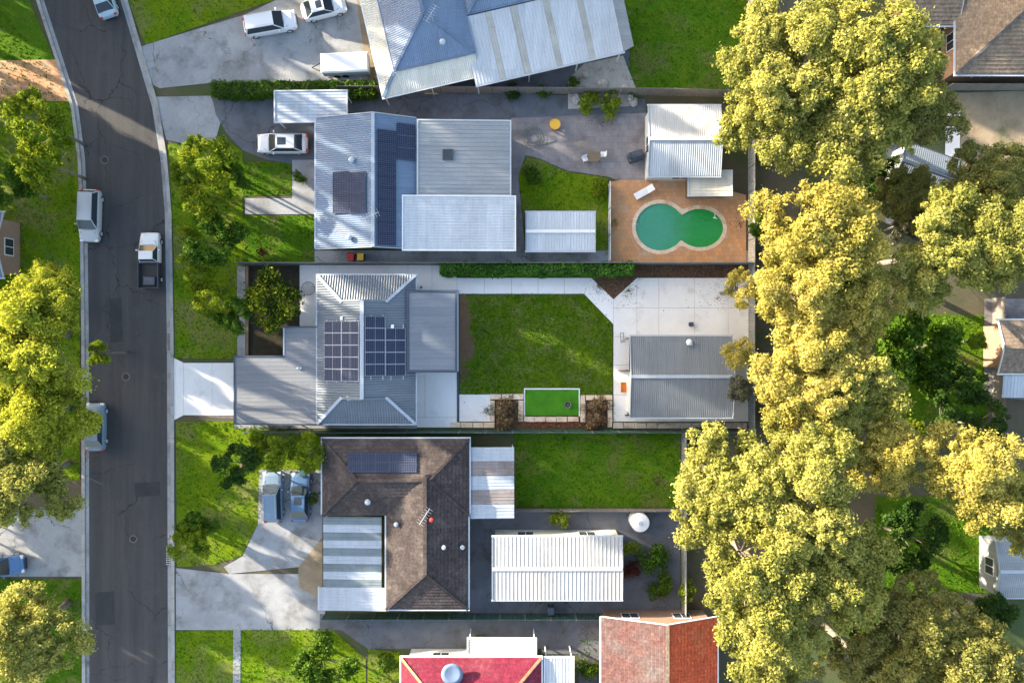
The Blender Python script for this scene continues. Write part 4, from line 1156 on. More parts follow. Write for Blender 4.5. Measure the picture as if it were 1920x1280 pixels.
# pool
def kidney(grow=0):
    pts = []
    for k in range(64):
        t_ = 2*PI*k/64
        # union of two ellipses, radial from a middle point
        best = 0
        for (ex,ey,ra,rb_) in ((1237,426,46+grow,44+grow),(1312,428,44+grow,36+grow)):
            ox,oy = 1278,430; dx,dy = math.cos(t_),math.sin(t_)
            a_=(dx/ra)**2+(dy/rb_)**2; b2=2*((ox-ex)*dx/ra**2+(oy-ey)*dy/rb_**2); c_=((ox-ex)/ra)**2+((oy-ey)/rb_)**2-1
            D=b2*b2-4*a_*c_
            if D>0:
                s_=(-b2+math.sqrt(D))/(2*a_)
                best=max(best,s_)
        pts.append([ox,oy,dx,dy,best])
    q = [p[4] for p in pts]
    for _ in range(2): q = [(q[i-1]+2*q[i]+q[(i+1)%64])/4 for i in range(64)]
    return [(p[0]+p[2]*r_, p[1]+p[3]*r_) for p, r_ in zip(pts,q)]
from mathutils.geometry import tessellate_polygon
outer = WP([(1142,342),(1165,338),(1290,338),(1398,366),(1398,492),(1142,492)])
hole = WP(kidney(7))
tri = tessellate_polygon([[Vector((*p,0)) for p in outer],[Vector((*p,0)) for p in hole]])
allp = outer+hole
mb = MB(); mb.add([(p[0],p[1],.13) for p in allp], [t_ if area([allp[i] for i in t_])>0 else t_[::-1] for t_ in tri])
for loop in (outer,hole):
    n = len(loop)
    mb.add([(p[0],p[1],z) for p in loop for z in (0,.13)], [(2*i,2*((i+1)%n),2*((i+1)%n)+1,2*i+1) for i in range(n)])
tag(mb.build('pool_paving', M['terracotta']), 'orange terracotta paving round the kidney pool', None, kind=ST)
pool = thing('swimming_pool', 'kidney shaped green swimming pool in orange paving', 'pool', (*W(1275,428),0))
K0, K1 = WP(kidney(0)), WP(kidney(7))
for i in range(0,64,2):
    mb = MB(); a,b_,c_,d2 = K0[i],K0[(i+2)%64],K1[(i+2)%64],K1[i]
    mid0,mid1 = K0[i+1],K1[i+1]
    mb.prism([a,mid0,b_,c_,mid1,d2], .02, .155+rnd.uniform(0,.008)); mb.build('coping_stone', M['sandstone'], pool)
mb = MB(); mb.sheet(WP(kidney(1)), .05); mb.build('water', M['water'], pool)
mb = MB()
for s_ in (-.25,.25):
    x,y = W(1192,418); mb.tube([(x-.5,y+s_,.13),(x-.5,y+s_,.8),(x-.2,y+s_,.95),(x+.15,y+s_,.7),(x+.2,y+s_,.06)],.025,6)
mb.build('handrail', M['panel_frame'], pool)
mb = MB(); x,y = W(1340,400)
mb.tube([(x,y,.07),(x+.01,y-.4,.07)],.03,6); mb.tube([(x-.15,y-.4,.06),(x+.2,y-.5,.06)],.05,8); mb.build('pool_cleaner', M['white'], pool)

# yard things of that lot
X,Y = W(1190,296)
t = thing('covered_barbecue', 'navy covered barbecue beside the grey white garage', 'barbecue', (X,Y,.05), .3)
MB().cbox(-.7,-.4,0,.7,.4,.85,.08,.03).build('cover', M['trim_navy'], t, world=False)
mb = MB(); mb.tube([(-.45,0,.82),(-.4,0,1.05),(.4,0,1.05),(.45,0,.82)],.3,10); mb.build('hood_cover', M['trim_navy'], t, world=False)
X,Y = W(1040,236)
t = thing('play_table', 'yellow and orange plastic play table on the paved yard', 'play table', (X,Y,.05), .2)
MB().lathe([(.5,.42),(.52,.5),(.48,.5),(.45,.45),(.1,.44)],10).build('top', M['yellow'], t, world=False)
for k in range(4): MB().box(.3*math.cos(k*PI/2)-.04,.3*math.sin(k*PI/2)-.04,0,.3*math.cos(k*PI/2)+.04,.3*math.sin(k*PI/2)+.04,.42).build('leg', M['orange'], t, world=False)
def chair(px,py,rz,label,m='white'):
    t = thing('garden_chair', label, 'chair', (*W(px,py),.05), rz, 'garden chairs on the paved yard')
    MB().cbox(-.24,-.24,.4,.24,.24,.45,.01).build('seat', M[m], t, world=False)
    MB().cbox(-.24,.2,.45,.24,.25,.85,.01).build('backrest', M[m], t, world=False)
    for a_ in (-.2,.2):
        for c_ in (-.2,.2): MB().box(a_-.02,c_-.02,0,a_+.02,c_+.02,.4).build('leg', M[m], t, world=False)
chair(1096,300,.3,'white garden chair left of the outdoor table on the paved yard'); chair(1130,292,-1.6,'white garden chair right of the outdoor table on the paved yard')
t = thing('outdoor_table', 'brown timber table on the pinkish paved yard', 'table', (*W(1113,298),.05), .1)
for k in range(6): MB().cbox(-.55,-.42+k*.14,.7,.55,-.29+k*.14,.74,.005).build('plank', M['timber'], t, world=False)
for a_ in (-.45,.45):
    for c_ in (-.33,.33): MB().box(a_-.04,c_-.04,0,a_+.04,c_+.04,.7).build('leg', M['timber'], t, world=False)

# ------------------------------------------------------------------ top house with cream verandah, turned 13 degrees
RT = math.radians(13)
B = Bld('house', 'blue steel hip roofed house with cream verandah and striped white patio roof', 'house', 800, 60, 3, RT)
bx0, by0 = B.loc(740,131,3.2); bx1 = B.loc(888,95,3.2)[0]; by1 = by0+11
B.hip(bx0,by0,bx1,by1,3.2,.42,'steel_deep',cap='steel_blue2',gutter='steel_deep')
# cream verandah below and left
vy = B.loc(800,164,2.6)[1]; vx = B.loc(690,60,2.6)[0]
B.part('verandah_roof', ribbed([(vx,vy,2.5),(bx1+.1,vy,2.5),(bx1+.1,by0-.13,3.0),(bx0-.13,by0-.13,3.0)],'corr',.19,.03), M['steel_cream'])
B.part('verandah_roof', ribbed([(vx,by1,2.5),(vx,vy,2.5),(bx0-.13,by0-.13,3.0),(bx0-.13,by1,3.0)],'corr',.19,.03), M['steel_cream'])
B.cap((vx,vy,2.5),(bx0-.13,by0-.13,3.0),'steel_blue2',.3,.07,'hip_cap')
B.part('gutter', MB().box(vx-.12,vy-.12,2.38,bx1+.1,vy-.006,2.49), M['trim_white']); B.part('gutter', MB().box(vx-.12,vy-.003,2.378,vx-.006,by1,2.488), M['trim_white'])
B.walls(bx0,by0,bx1,by1,3.1,'render_wall')
B.posts([(vx+.15,vy+.15),(bx1-.2,vy+.15),(vx+.15,vy+5),((vx+bx1)/2,vy+.15)],2.6,'trim_white')
# striped patio roof: pans and clear sheets
wx0,wy0 = B.loc(892,160,2.8); wx1,_ = B.loc(1170,96,2.8); wy1 = B.loc(856,38,2.8)[1]
ws = [0,.165,.205,.33,.375,.55,.59,.77,.81,1.0]
for i in range(len(ws)-1):
    a = wx0+(wx1-wx0)*ws[i]+.01; b_ = wx0+(wx1-wx0)*ws[i+1]-.01
    m_ = 'steel_white' if i%2 == 0 else 'poly_warm'
    B.part('roof_sheet', ribbed([(a,wy0,2.7),(b_,wy0,2.7),(b_,wy1,3.05),(a,wy1,3.05)],'flatrib',.3,.03), M[m_], label='translucent warm grey roof sheet' if i%2 else None)
B.part('roof_sheet', ribbed([(wx1+.01,wy0,2.7),(wx1+1.0,wy0+.3,2.65),(wx1+1.0,wy1,2.98),(wx1+.01,wy1,3.05)],'flatrib',.3,.03), M['steel_mid'], label='grey roof sheet at the end')
B.part('gutter', MB().box(wx0-.02,wy0-.14,2.56,wx1+.1,wy0-.01,2.69), M['trim_pale'])
B.posts([(wx0+.2,wy0+.2),(wx0+5,wy0+.2),(wx0+9.5,wy0+.2),(wx1-.2,wy0+.2),(wx1-.2,wy1-.2)],2.8,'trim_white')
B.hip(bx1+.3,wy1+.2,wx1-2,by1+1,3.2,.42,'steel_deep',cap='steel_blue2',gutter='steel_deep')

B = Bld('covered_trailer', 'white covered box trailer parked at the end of the light grey driveway', 'trailer', 645, 117, 1.4, math.radians(2))
x0,y0,x1,y1 = B.rect(602,97,690,137,1.5)
B.part('body', MB().cbox(x0+.05,y0+.05,.5,x1-.05,y1-.05,1.4,.02), M['steel_white'])
B.part('cover', MB().cbox(x0,y0,1.38,x1,y1,1.58,.12,.02), M['white'])
for k in (1.2,2.0):
    for yy in (y0+.05,y1-.2): B.part('wheel', MB().tube([(x0+k,yy-.02,.33),(x0+k,yy+.2,.33)],.33,14), M['rubber'])
B.part('drawbar', MB().bar((x0,(y0+y1)/2-.5,.55),(x0-1.1,(y0+y1)/2,.5),.07,.07).bar((x0,(y0+y1)/2+.5,.55),(x0-1.1,(y0+y1)/2,.5),.07,.07), M['black'])

# ------------------------------------------------------------------ brown tiled house below
B = Bld('house', 'dark brown tiled house with striped carport and small solar array', 'house', 742, 980, 3)
T = dict(kind='tile', pitch=.34, hgt=.045, cap='tile_brown', gutter='trim_pale')
x0,y0,x1,y1 = B.rect(604,822,880,966,3.0)
zA = B.hip(x0,y0,x1,y1,3.0,.40,'tile_brown',sides='ltr',**T)
ax0,ay0,ax1,ay1 = x0,y0,x1,y1
x0,y0,x1,y1 = B.rect(724,900,878,1142,3.0)
mm = [M['tile_brown']]*4
w2 = (x1-x0)/2; r2 = 3.0+w2*.42; cx2 = (x0+x1)/2; top = (ay0+ay1)/2+.5
B.face([(x0,top,3.0),(x0,y0,3.0),(cx2,y0+w2,r2),(cx2,top,r2)], M['tile_brown'],'tile',.34,.045)
B.face([(x1,y0,3.0),(x1,top,3.0),(cx2,top,r2),(cx2,y0+w2,r2)], M['tile_brown'],'tile',.34,.045)
B.face([(x0,y0,3.0),(x1,y0,3.0),(cx2,y0+w2,r2)], M['tile_brown'],'tile',.34,.045)
B.cap((cx2,y0+w2,r2),(cx2,top-.2,r2),'tile_brown'); 
for xx in (x0,x1): B.cap((xx,y0,3.0),(cx2,y0+w2,r2),'tile_brown',.26,.07,'hip_cap')
B.gutters(x0,y0,x1,ay0,3.0,'trim_pale',sides='lrb')
B.walls(ax0,ay0,ax1,ay1,2.95,'brick_wall'); B.walls(x0,y0,x1,ay0+1,2.95,'brick_wall')
# vents, chimney pots on the tiles
for (qx,qy,m_,nm) in ((810,972,'red','roof_vent'),(741,985,'trim_pale','roof_vent'),(832,1026,'trim_pale','roof_vent'),(866,1030,'trim_pale','roof_vent')):
    x_,y_ = B.loc(qx,qy,4.2); zz = r2-abs(x_-cx2)*.42
    B.part(nm, MB().lathe([(.12,zz-.1),(.12,zz+.22),(.2,zz+.25),(.2,zz+.36),(.05,zz+.42)],12,(x_,y_)), M[m_], label='red roof vent' if m_=='red' else None)
# solar array on the upper left face
zt = lambda y: 3.0+(ay1-y)*.40+.12
for i in range(5):
    for j in range(2):
        pa,pc = 652+26*i, 652+26*(i+1); pb,pd = 848+19*j, 848+19*(j+1)
        ya=yb=ay1-2
        for _i in range(5): ya = B.loc(pa,pd,zt(ya))[1]; yb = B.loc(pa,pb,zt(yb))[1]
        hm = zt((ya+yb)/2); xa = B.loc(pa,pb,hm)[0]; xb = B.loc(pc,pb,hm)[0]
        Wd = math.hypot(yb-ya, zt(ya)-zt(yb)); L_ = xb-xa
        o = B.part('solar_panel', MB().box(-L_/2+.015,-Wd/2+.015,0,L_/2-.015,Wd/2-.015,.04), M['cells'])
        o.location = ((xa+xb)/2,(ya+yb)/2,hm); o.rotation_euler = (math.atan2(zt(yb)-zt(ya),yb-ya),0,0)
        f = MB(); q=.03
        f.box(-L_/2+.006,-Wd/2+.006,-.004,L_/2-.006,-Wd/2+q,.046); f.box(-L_/2+.006,Wd/2-q,-.004,L_/2-.006,Wd/2-.006,.046)
        f.box(-L_/2+.006,-Wd/2+q,-.004,-L_/2+q,Wd/2-q,.045); f.box(L_/2-q,-Wd/2+q,-.004,L_/2-.006,Wd/2-q,.045)
        B.part('frame', f, M['trim_navy'], o)
# striped patio roof on the right
x0,y0,x1,y1 = B.rect(882,838,964,972,2.8)
n = 5
for i in range(n):
    a = y0+(y1-y0)*i/n+.01; b_ = y0+(y1-y0)*(i+1)/n-.01
    B.part('roof_sheet', ribbed([(x0,a,2.85),(x1,a,2.7),(x1,b_,2.7),(x0,b_,2.85)],'flatrib',.3,.03), M['steel_pale' if i%2==0 else 'concrete_pink'], label=None if i%2==0 else 'dull pinkish translucent sheet')
B.posts([(x1-.15,y0+.15),(x1-.15,y1-.15),(x1-.15,(y0+y1)/2)],2.7,'trim_white')

B = Bld('carport', 'carport roofed in alternating pale and clear stripes beside the brown tiled house', 'carport', 660, 1055, 2.6)
x0,y0,x1,y1 = B.rect(606,968,716,1100,2.6)
for i in range(9):
    a = y0+(y1-y0)*i/9+.008; b_ = y0+(y1-y0)*(i+1)/9-.008
    B.part('roof_sheet', ribbed([(x0,a,2.6),(x1,a,2.8),(x1,b_,2.8),(x0,b_,2.6)],'flatrib',.3,.03), M['steel_pale' if i%2 else 'poly_clear'], label=None if i%2 else 'darker translucent sheet')
qx0,qy0,qx1,qy1 = B.rect(598,1100,724,1144,2.7)
B.part('roof_sheet', ribbed([(qx0,qy0,2.66),(qx1,qy0,2.86),(qx1,qy1-.02,2.86),(qx0,qy1-.02,2.66)],'flatrib',.3,.03), M['steel_pale'], label='wide pale blue end sheet')
B.part('gutter', MB().box(qx0-.12,qy0,2.5,qx0-.01,qy1,2.62), M['trim_pale'])
B.posts([(x0+.15,y0+.15),(x0+.15,y1-.15),(qx0+.15,qy0+.15),(qx1-.15,qy0+.15)],2.7,'trim_white')

B = Bld('garage', 'big pale low roofed garage on the dark paved yard', 'garage', 1043, 1066, 3)
x0,y0,x1,y1 = B.rect(924,1006,1166,1124,3.0)
B.gable(x0,y0,x1,y1,3.0,.05,'steel_off','x','flatrib',.35,.035,cap='trim_pale',gutter='trim_pale')
B.walls(x0,y0,x1,y1,2.95,'steel_cream',.15,.1)
B.part('roller_door', ribbed([(x0+.12,y0+1,0.05),(x0+.12,y1-1,0.05),(x0+.10,y1-1,2.4),(x0+.10,y0+1,2.4)],'tile',.12,.02), M['steel_mid'])

# ------------------------------------------------------------------ bottom red roofs
B = Bld('house', 'magenta red tiled house at the bottom edge with a white side roof', 'house', 880, 1300, 3)
x0,y0,x1,y1 = B.rect(752,1232,1015,1460,3.0)
B.hip(x0,y0,x1,y1,3.0,.40,M['tile_red'],**{**T,'cap':'terracotta','gutter':'trim_white'})
B.walls(x0,y0,x1,y1,2.95,'render_wall')
fx0,fy0,fx1,fy1 = B.rect(878,1198,1004,1226,2.6)
B.flat(fx0,fy0,fx1,fy1,2.5,2.6,'steel_cream','x',kind='flatrib',pitch=.25,hgt=.03,edge='trim_white',name='porch_roof')
B.posts([(fx0+.1,fy1-.1),(fx1-.1,fy1-.1)],2.5,'trim_white')
gx0,gy0_,gx1,gy1_ = B.rect(1022,1232,1074,1400,2.7)
B.flat(gx0,gy0_,gx1,gy1_,2.6,2.8,'steel_white','y',kind='flatrib',pitch=.3,hgt=.03,edge='trim_white',name='side_roof')
B.posts([(gx1-.1,gy1_-.1),(gx0+.1,gy1_-.1)],2.6,'trim_white')
x_,y_ = B.loc(848,1262,3.9)
dish = MB().lathe([(.05,3.85),(.6,3.9),(.95,4.05),(.97,4.08),(.6,3.97),(.05,3.93)],24,(x_,y_)); B.part('dome_skylight', dish, M['steel_deep'], smooth=True)

B = Bld('house', 'tiled house at the bottom edge, left slope painted brown as shade, right slope orange red as sunlit', 'house', 1235, 1270, 3)
x0,y0,x1,y1 = B.rect(1127,1156,1345,1420,3.0)
B.gable(x0,y0,x1,y1,3.0,.36,M['tile_red_shaded'],'y','tile',.34,.045,cap='tile_tan',gutter='trim_white',mats=[M['tile_red_shaded'],M['tile_red_lit']],wall='brick_wall',at=B.loc(1252,1250,5)[0])  # slope colours paint a shaded brown side and a sunlit orange side
B.walls(x0,y0,x1,y1,2.95,'brick_wall')

# ------------------------------------------------------------------ houses at the right and left edges
B = Bld('house', 'dark grey tiled hip roofed house in the top right corner, sunlit faces painted tan', 'house', 1880, 30, 3, math.radians(0))
x0,y0,x1,y1 = B.rect(1792,-130,2060,140,3.0)
B.hip(x0,y0,x1,y1,3.0,.42,M['tile_dark'],mats=[M['tile_tan'],M['tile_dark'],M['tile_dark'],M['tile_tan']],**{**T,'cap':'tile_dark','gutter':'trim_pale'})  # tan left and bottom slopes paint sunlight onto the dark grey roof
B.walls(x0,y0,x1,y1,2.95,'brick_wall')
fx0,fy0,fx1,fy1 = B.rect(1690,-60,1796,48,2.8)
B.gable(fx0,fy0,fx1,fy1,2.8,.38,M['tile_tan'],'x','tile',.34,.045,cap='tile_dark',gutter='trim_pale',mats=[M['tile_dark'],M['tile_tan']])  # lower slope of the wing is tan as painted sunlight too
B.walls(fx0,fy0,fx1,fy1,2.75,'brick_wall')
B = Bld('shed', 'dark roofed shed half hidden behind the largest gum tree', 'shed', 1738, 322, 2.6, math.radians(-20))
B.gable(-2.6,-1.9,2.6,1.9,2.6,.3,'steel_blue','x','corr',.19,.03,mats=['steel_blue','steel_blue'],cap='trim_navy',gutter='trim_navy')
B.walls(-2.6,-1.9,2.6,1.9,2.55,'steel_mid',.15,.1)
B = Bld('house', 'pale roofed house behind the gum trees at the right edge', 'house', 1920, 650, 2.8)
x0,y0,x1,y1 = B.rect(1872,600,2040,700,2.8)
B.gable(x0,y0,x1,y1,2.8,.35,M['tile_tan'],'x','tile',.34,.045,cap='tile_tan',gutter='trim_white')
B.walls(x0,y0,x1,y1,2.75,'brick_wall')
B.part('awning', ribbed([(x0+.6,y0-2.2,2.4),(x0+4,y0-2.2,2.4),(x0+4,y0-.2,2.6),(x0+.6,y0-.2,2.6)],'flatrib',.3,.03), M['steel_white'])
B = Bld('shed', 'grey steel shed at the lower right edge beside the dark lawn', 'shed', 1900, 1065, 2.6)
x0,y0,x1,y1 = B.rect(1868,1015,1990,1120,2.6)
B.gable(x0,y0,x1,y1,2.6,.2,'steel_mid','x','corr',.19,.03); B.walls(x0,y0,x1,y1,2.55,'steel_mid',.15,.1)
B = Bld('house', 'blue steel roof just entering at the left edge', 'house', -60, 470, 2.9)
x0,y0,x1,y1 = B.rect(-200,398,6,520,2.9)
B.gable(x0,y0,x1,y1,2.9,.35,'steel_blue2','x','corr',.19,.03); B.walls(x0,y0,x1,y1,2.85,'brick_wall')

# roof hardware on the neighbouring houses
def whirly(B, px, py, z, m='trim_pale'):
    x_, y_ = B.loc(px, py, z)
    B.part('roof_vent', MB().lathe([(.13,z-.25),(.13,z+.05),(.22,z+.08),(.27,z+.2),(.22,z+.32),(.06,z+.38)],14,(x_,y_)), M[m])
def antenna(B, px, py, z, rz=0):
    x_, y_ = B.loc(px, py, z); c, s_ = math.cos(rz), math.sin(rz)
    mb = MB(); mb.tube([(x_,y_,z-.3),(x_,y_,z+1.5)],.02,6); mb.tube([(x_-c*.8,y_-s_*.8,z+1.45),(x_+c*.8,y_+s_*.8,z+1.45)],.015,5)
    for k in range(-3,4): mb.tube([(x_+c*k*.25+s_*.35,y_+s_*k*.25-c*.35,z+1.45),(x_+c*k*.25-s_*.35,y_+s_*k*.25+c*.35,z+1.45)],.01,5)
    B.part('antenna', mb, M['panel_frame'])
BB = {o['label']: o for o in COL.objects if o.get('category') == 'house'}
class _Old(Bld):
    def __init__(self, key):
        self.o = [v for k, v in BB.items() if key in k][0]; l = self.o.location; self.x, self.y = l.x, l.y; self.rz = self.o.rotation_euler.z
h3 = _Old('long strip of solar'); whirly(h3, 660, 300, 4.1); whirly(h3, 655, 445, 4.0); antenna(h3, 700, 410, 4.7, .4)
h3.part('skylight', MB().cbox(*h3.loc(830,300,3.3),3.2,h3.loc(850,280,3.3)[0],h3.loc(850,280,3.3)[1],3.42,.05), M['glass'])
h5 = _Old('dark brown tiled'); antenna(h5, 800, 960, 5.0, 1.0); whirly(h5, 690, 940, 3.9)
h2 = _Old('cream verandah'); antenna(h2, 812, 40, 4.6, .8); whirly(h2, 830, 80, 4.2)
hm = _Old('hip roofed blue grey'); whirly(hm, 655, 745, 3.75); 

# ------------------------------------------------------------------ fences
def fence(label, pts, m, h=1.8, bay=2.4, pale=False, cap=None):
    x, y = W(*pts[0]); t = thing('fence', label, 'fence', (x,y,0))
    for (p, q) in zip(pts[:-1], pts[1:]):
        a = Vector((*W(*p),0)); b = Vector((*W(*q),0)); L_ = (b-a).length; n = max(1, round(L_/bay)); dd = (b-a)/n
        ang = math.atan2(dd.y, dd.x); l = dd.length
        key = (m, h, round(l,3), pale)
        if key not in FM:
            mb = MB()
            if pale:
                k = 0; s_ = .03
                while s_ < l-.12: mb.box(s_,-.012,.08,s_+.11,.012,h+rnd.uniform(-.015,.015)); s_ += .125
                mb.box(.02,.013,.45,l-.02,.06,.53); mb.box(.02,.013,h-.4,l-.02,.06,h-.32)
            else:
                s_ = .02; pr = []
                while s_ < l-.05: pr += [(s_,-.018),(s_+.09,-.018),(s_+.12,.018),(s_+.2,.018)]; s_ += .23
                pr.append((l-.02,-.018)); vs = []
                for (u_, v_) in pr: vs += [(u_,v_,.06),(u_,v_,h-.06)]
                mb.add(vs, [(2*i,2*i+2,2*i+3,2*i+1) for i in range(len(pr)-1)])
                mb.box(.0,-.03,h-.06,l,.03,h); mb.box(.0,-.03,.03,l,.03,.06)
            me_o = mb.build('panel', M[m], None); FM[key] = me_o.data; bpy.data.objects.remove(me_o)
        for i in range(n):
            o = bpy.data.objects.new('panel', FM[key]); COL.objects.link(o); o.parent = t
            pp = a+dd*i; o.location = (pp.x-x, pp.y-y, 0); o.rotation_euler = (0,0,ang)
        if 'post' not in FM:
            po = MB().box(-.045,-.045,0,.045,.045,1).build('post', M['fence_grey']); FM['post'] = po.data; bpy.data.objects.remove(po)
        for i in range(n+1):
            o = bpy.data.objects.new('post', FM['post']); COL.objects.link(o); o.parent = t
            pp = a+dd*i; o.location = (pp.x-x, pp.y-y, 0); o.scale = (1,1,h+.04); o.rotation_euler = (0,0,ang)
    return t
FM = {}
fence('dark green steel fence along the bottom of the middle lot', [(470,806.5),(1403,806.5)], 'fence_green')
fence('grey steel fence between the middle lot and the blue roofed house', [(455,496),(1403,496)], 'fence_grey')
fence('grey paling fence below the striped white roof', [(640,174),(1210,178),(1403,182)], 'timber_grey', pale=True)
fence('cream rear fence running past the pool and top lawn', [(1403,-120),(1403,182),(1403,496)], 'fence_cream')
fence('grey rear fence behind the corrugated shed', [(1403,496),(1403,806.5)], 'fence_grey')
fence('grey paling fence at the back of the brown house lawn', [(968,953),(1275,953)], 'timber_grey', h=1.2, pale=True)
fence('green steel fence above the bottom driveway', [(610,1149),(1125,1149)], 'fence_green', h=1.6)
fence('grey rear fence under the large lower gum tree', [(1278,806.5),(1278,1150)], 'fence_grey')
fence('paling fence behind the tan yard at the right', [(1765,170),(1960,170)], 'timber_grey', pale=True)
fence('paling fence beside the shaded lawn among gum trees', [(1860,560),(1860,930)], 'timber_grey', pale=True)
fence('low white garden fence between patio and small lawn', [(1141,345),(1141,492)], 'white', h=1.2)

# ------------------------------------------------------------------ hedges
def hedge(label, px0, py0, px1, py1, h, m, seed, cat='hedge', wob=.12):
    x0,y1 = W(px0,py0,h); x1,y0 = W(px1,py1,h)
    t = thing('hedge', label, cat, ((x0+x1)/2,(y0+y1)/2,0))
    rs = np.random.RandomState(seed); lx, ly = x1-x0, y1-y0
    n = int((lx*ly+ (lx+ly)*2*h)*170)
    P = rs.uniform(0,1,(n,3)); A = np.array([ly*lx, h*lx, h*lx, h*ly, h*ly]); A = A/A.sum()
    f = rs.choice(5, n, p=A); C = np.zeros((n,3)); N = np.zeros((n,3))
    X = P[:,0]*lx-lx/2; Y = P[:,1]*ly-ly/2; Z = P[:,2]*h
    wv = wob*np.sin(X*2.1+seed)*np.sin(X*.83+1)+wob*.6*np.sin(X*5+2)
    for k in range(5):
        s = f == k
        if k == 0: C[s] = np.stack([X[s],Y[s],h+wv[s]-.15*(2*np.abs(Y[s])/ly)**4],1); N[s] = [0,0,1]
        elif k in (1,2):
            sg = -1 if k == 1 else 1; C[s] = np.stack([X[s], np.full(s.sum(), sg*ly/2)+wv[s], Z[s]],1); N[s] = [0,sg,.4]
        else:
            sg = -1 if k == 3 else 1; C[s] = np.stack([np.full(s.sum(), sg*lx/2), Y[s], Z[s]],1); N[s] = [sg,0,.4]
    C += rs.normal(size=(n,3))*.07; N = N+rs.normal(size=(n,3))*.5
    T = np.clip(.45+.25*np.sin(C[:,0]*1.7)*np.sin(C[:,1]*3+C[:,0])+rs.normal(size=n)*.2,0,1)
    o = bpy.data.objects.new('foliage', leaves('foliage', C, N, .15, rs, M[m], T, .6)); COL.objects.link(o); o.parent = t
    MB().box(-lx/2+.15,-ly/2+.15,0,lx/2-.15,ly/2-.15,h-.2).build('core', M['soil'], t, world=False)
    return t
hedge('long clipped green hedge along the top of the middle lot', 826, 494, 1188, 514, 1.7, 'hedge', 3)
hedge('clipped dark green hedge between the two top driveways', 396, 152, 702, 177, 1.5, 'green', 4)

# ------------------------------------------------------------------ trees
TR = [
 # key, material, px, py, rpx, top, squash, sx, label, bark
 ('gum0','gum',1480,120,118,15.5,1,1,'broad yellow green gum beside the cream fence, upper left crown of the largest clump'),
 ('gum1','gum',1640,110,125,16.5,1,1,'yellow green gum crown in the top middle of the upper right clump'),
 ('gum2','gum',1450,225,98,13.5,1,1,'yellow green gum overhanging the garage by the pool'),
 ('gum3','gum',1590,245,115,14,1,1,'gum crown above the dark roofed shed'),
 ('gum4','gum_dull',1712,205,85,12,1,1,'duller green gum crown beside the tan yard'),
 ('gum1','gum_gold',1530,440,120,15,1,1,'golden yellow gum between pool fence and right clump'),
 ('gum3','gum_gold',1495,545,92,14,1,1,'golden gum crown just right of the middle lot rear fence'),
 ('gum4','gum_gold',1590,560,98,13,1,1,'golden gum crown left of the shaded lawn'),
 ('gum0','gum_gold',1518,690,108,14,1,1,'golden gum crown beside the corrugated shed'),
 ('gum2','gum',1590,720,92,13,1,1,'pale gum crown at the left edge of the shaded lawn'),
 ('gum2','gum',1760,470,105,13.5,1,1,'yellow gum crown above the shaded lawn'),
 ('gum1','gum',1880,450,98,13,1,1,'yellow gum crown at the right edge above the pale roofed house'),
 ('gum4','gum_dull',1850,350,88,11,1,1,'dull olive gum below the tan yard'),
 ('gum3','gum',1512,800,90,12,1,1,'pale gum crown below the corrugated shed corner'),
 ('gum4','gum',1360,905,112,14,1,1,'large yellow gum overhanging the long back lawn'),
 ('gum0','gum',1500,930,125,16,1,1,'tallest yellow gum in the lower clump'),
 ('gum1','gum',1420,1070,118,15,1,1,'yellow gum crown above the rust tiled house'),
 ('gum2','gum',1560,1080,108,14,1,1,'yellow gum crown beside the dark lawn'),
 ('gum3','gum',1440,1210,108,13.5,1,1,'yellow gum crown right of the rust tiled house'),
 ('gum4','gum_dull',1720,1170,100,11.5,1,1,'dull olive gum at the bottom of the right side'),
 ('gum1','gum_dull',1800,1250,108,12,1,1,'dull olive gum in the bottom right corner'),
 ('gum0','gum_dull',1625,1245,82,10,1,1,'olive gum at the bottom between lower clump and corner'),
 ('gum3','gum_gold',1830,890,100,13,1,1,'golden gum crown right of the dark lawn'),
 ('gum2','gum',1920,960,72,11,1,1,'yellow gum crown touching the right edge by the dark lawn'),
 ('gum4','gum_gold',1660,850,82,12,1,1,'pale golden gum crown between shaded lawn and dark lawn'),
 ('gum1','gum_dull',1700,375,62,9,1,1,'small dull gum below the dark roofed shed'),
 ('gum0','gum_lime',55,625,115,13,1,1,'large yellow green tree left of the street, upper crown'),
 ('gum2','gum_lime',98,560,68,12,1,1,'bright yellow green crown overhanging the street at left'),
 ('gum3','gum_lime',60,780,102,11,1,1,'yellow green crown over the parked car left of the street'),
 ('gum1','gum',35,900,104,11,1,1,'yellow green crown above the lower left driveway'),
 ('gum4','gum',50,1190,100,10,1,1,'olive yellow tree in the bottom left corner'),
]
for i, (key, mn, px, py, r_, top, sq, sx, lab) in enumerate(TR):
    tree('gum_tree', lab, key, mn, px, py, r_, top, 'tree', rz=i*1.7, squash=sq, sx=sx)
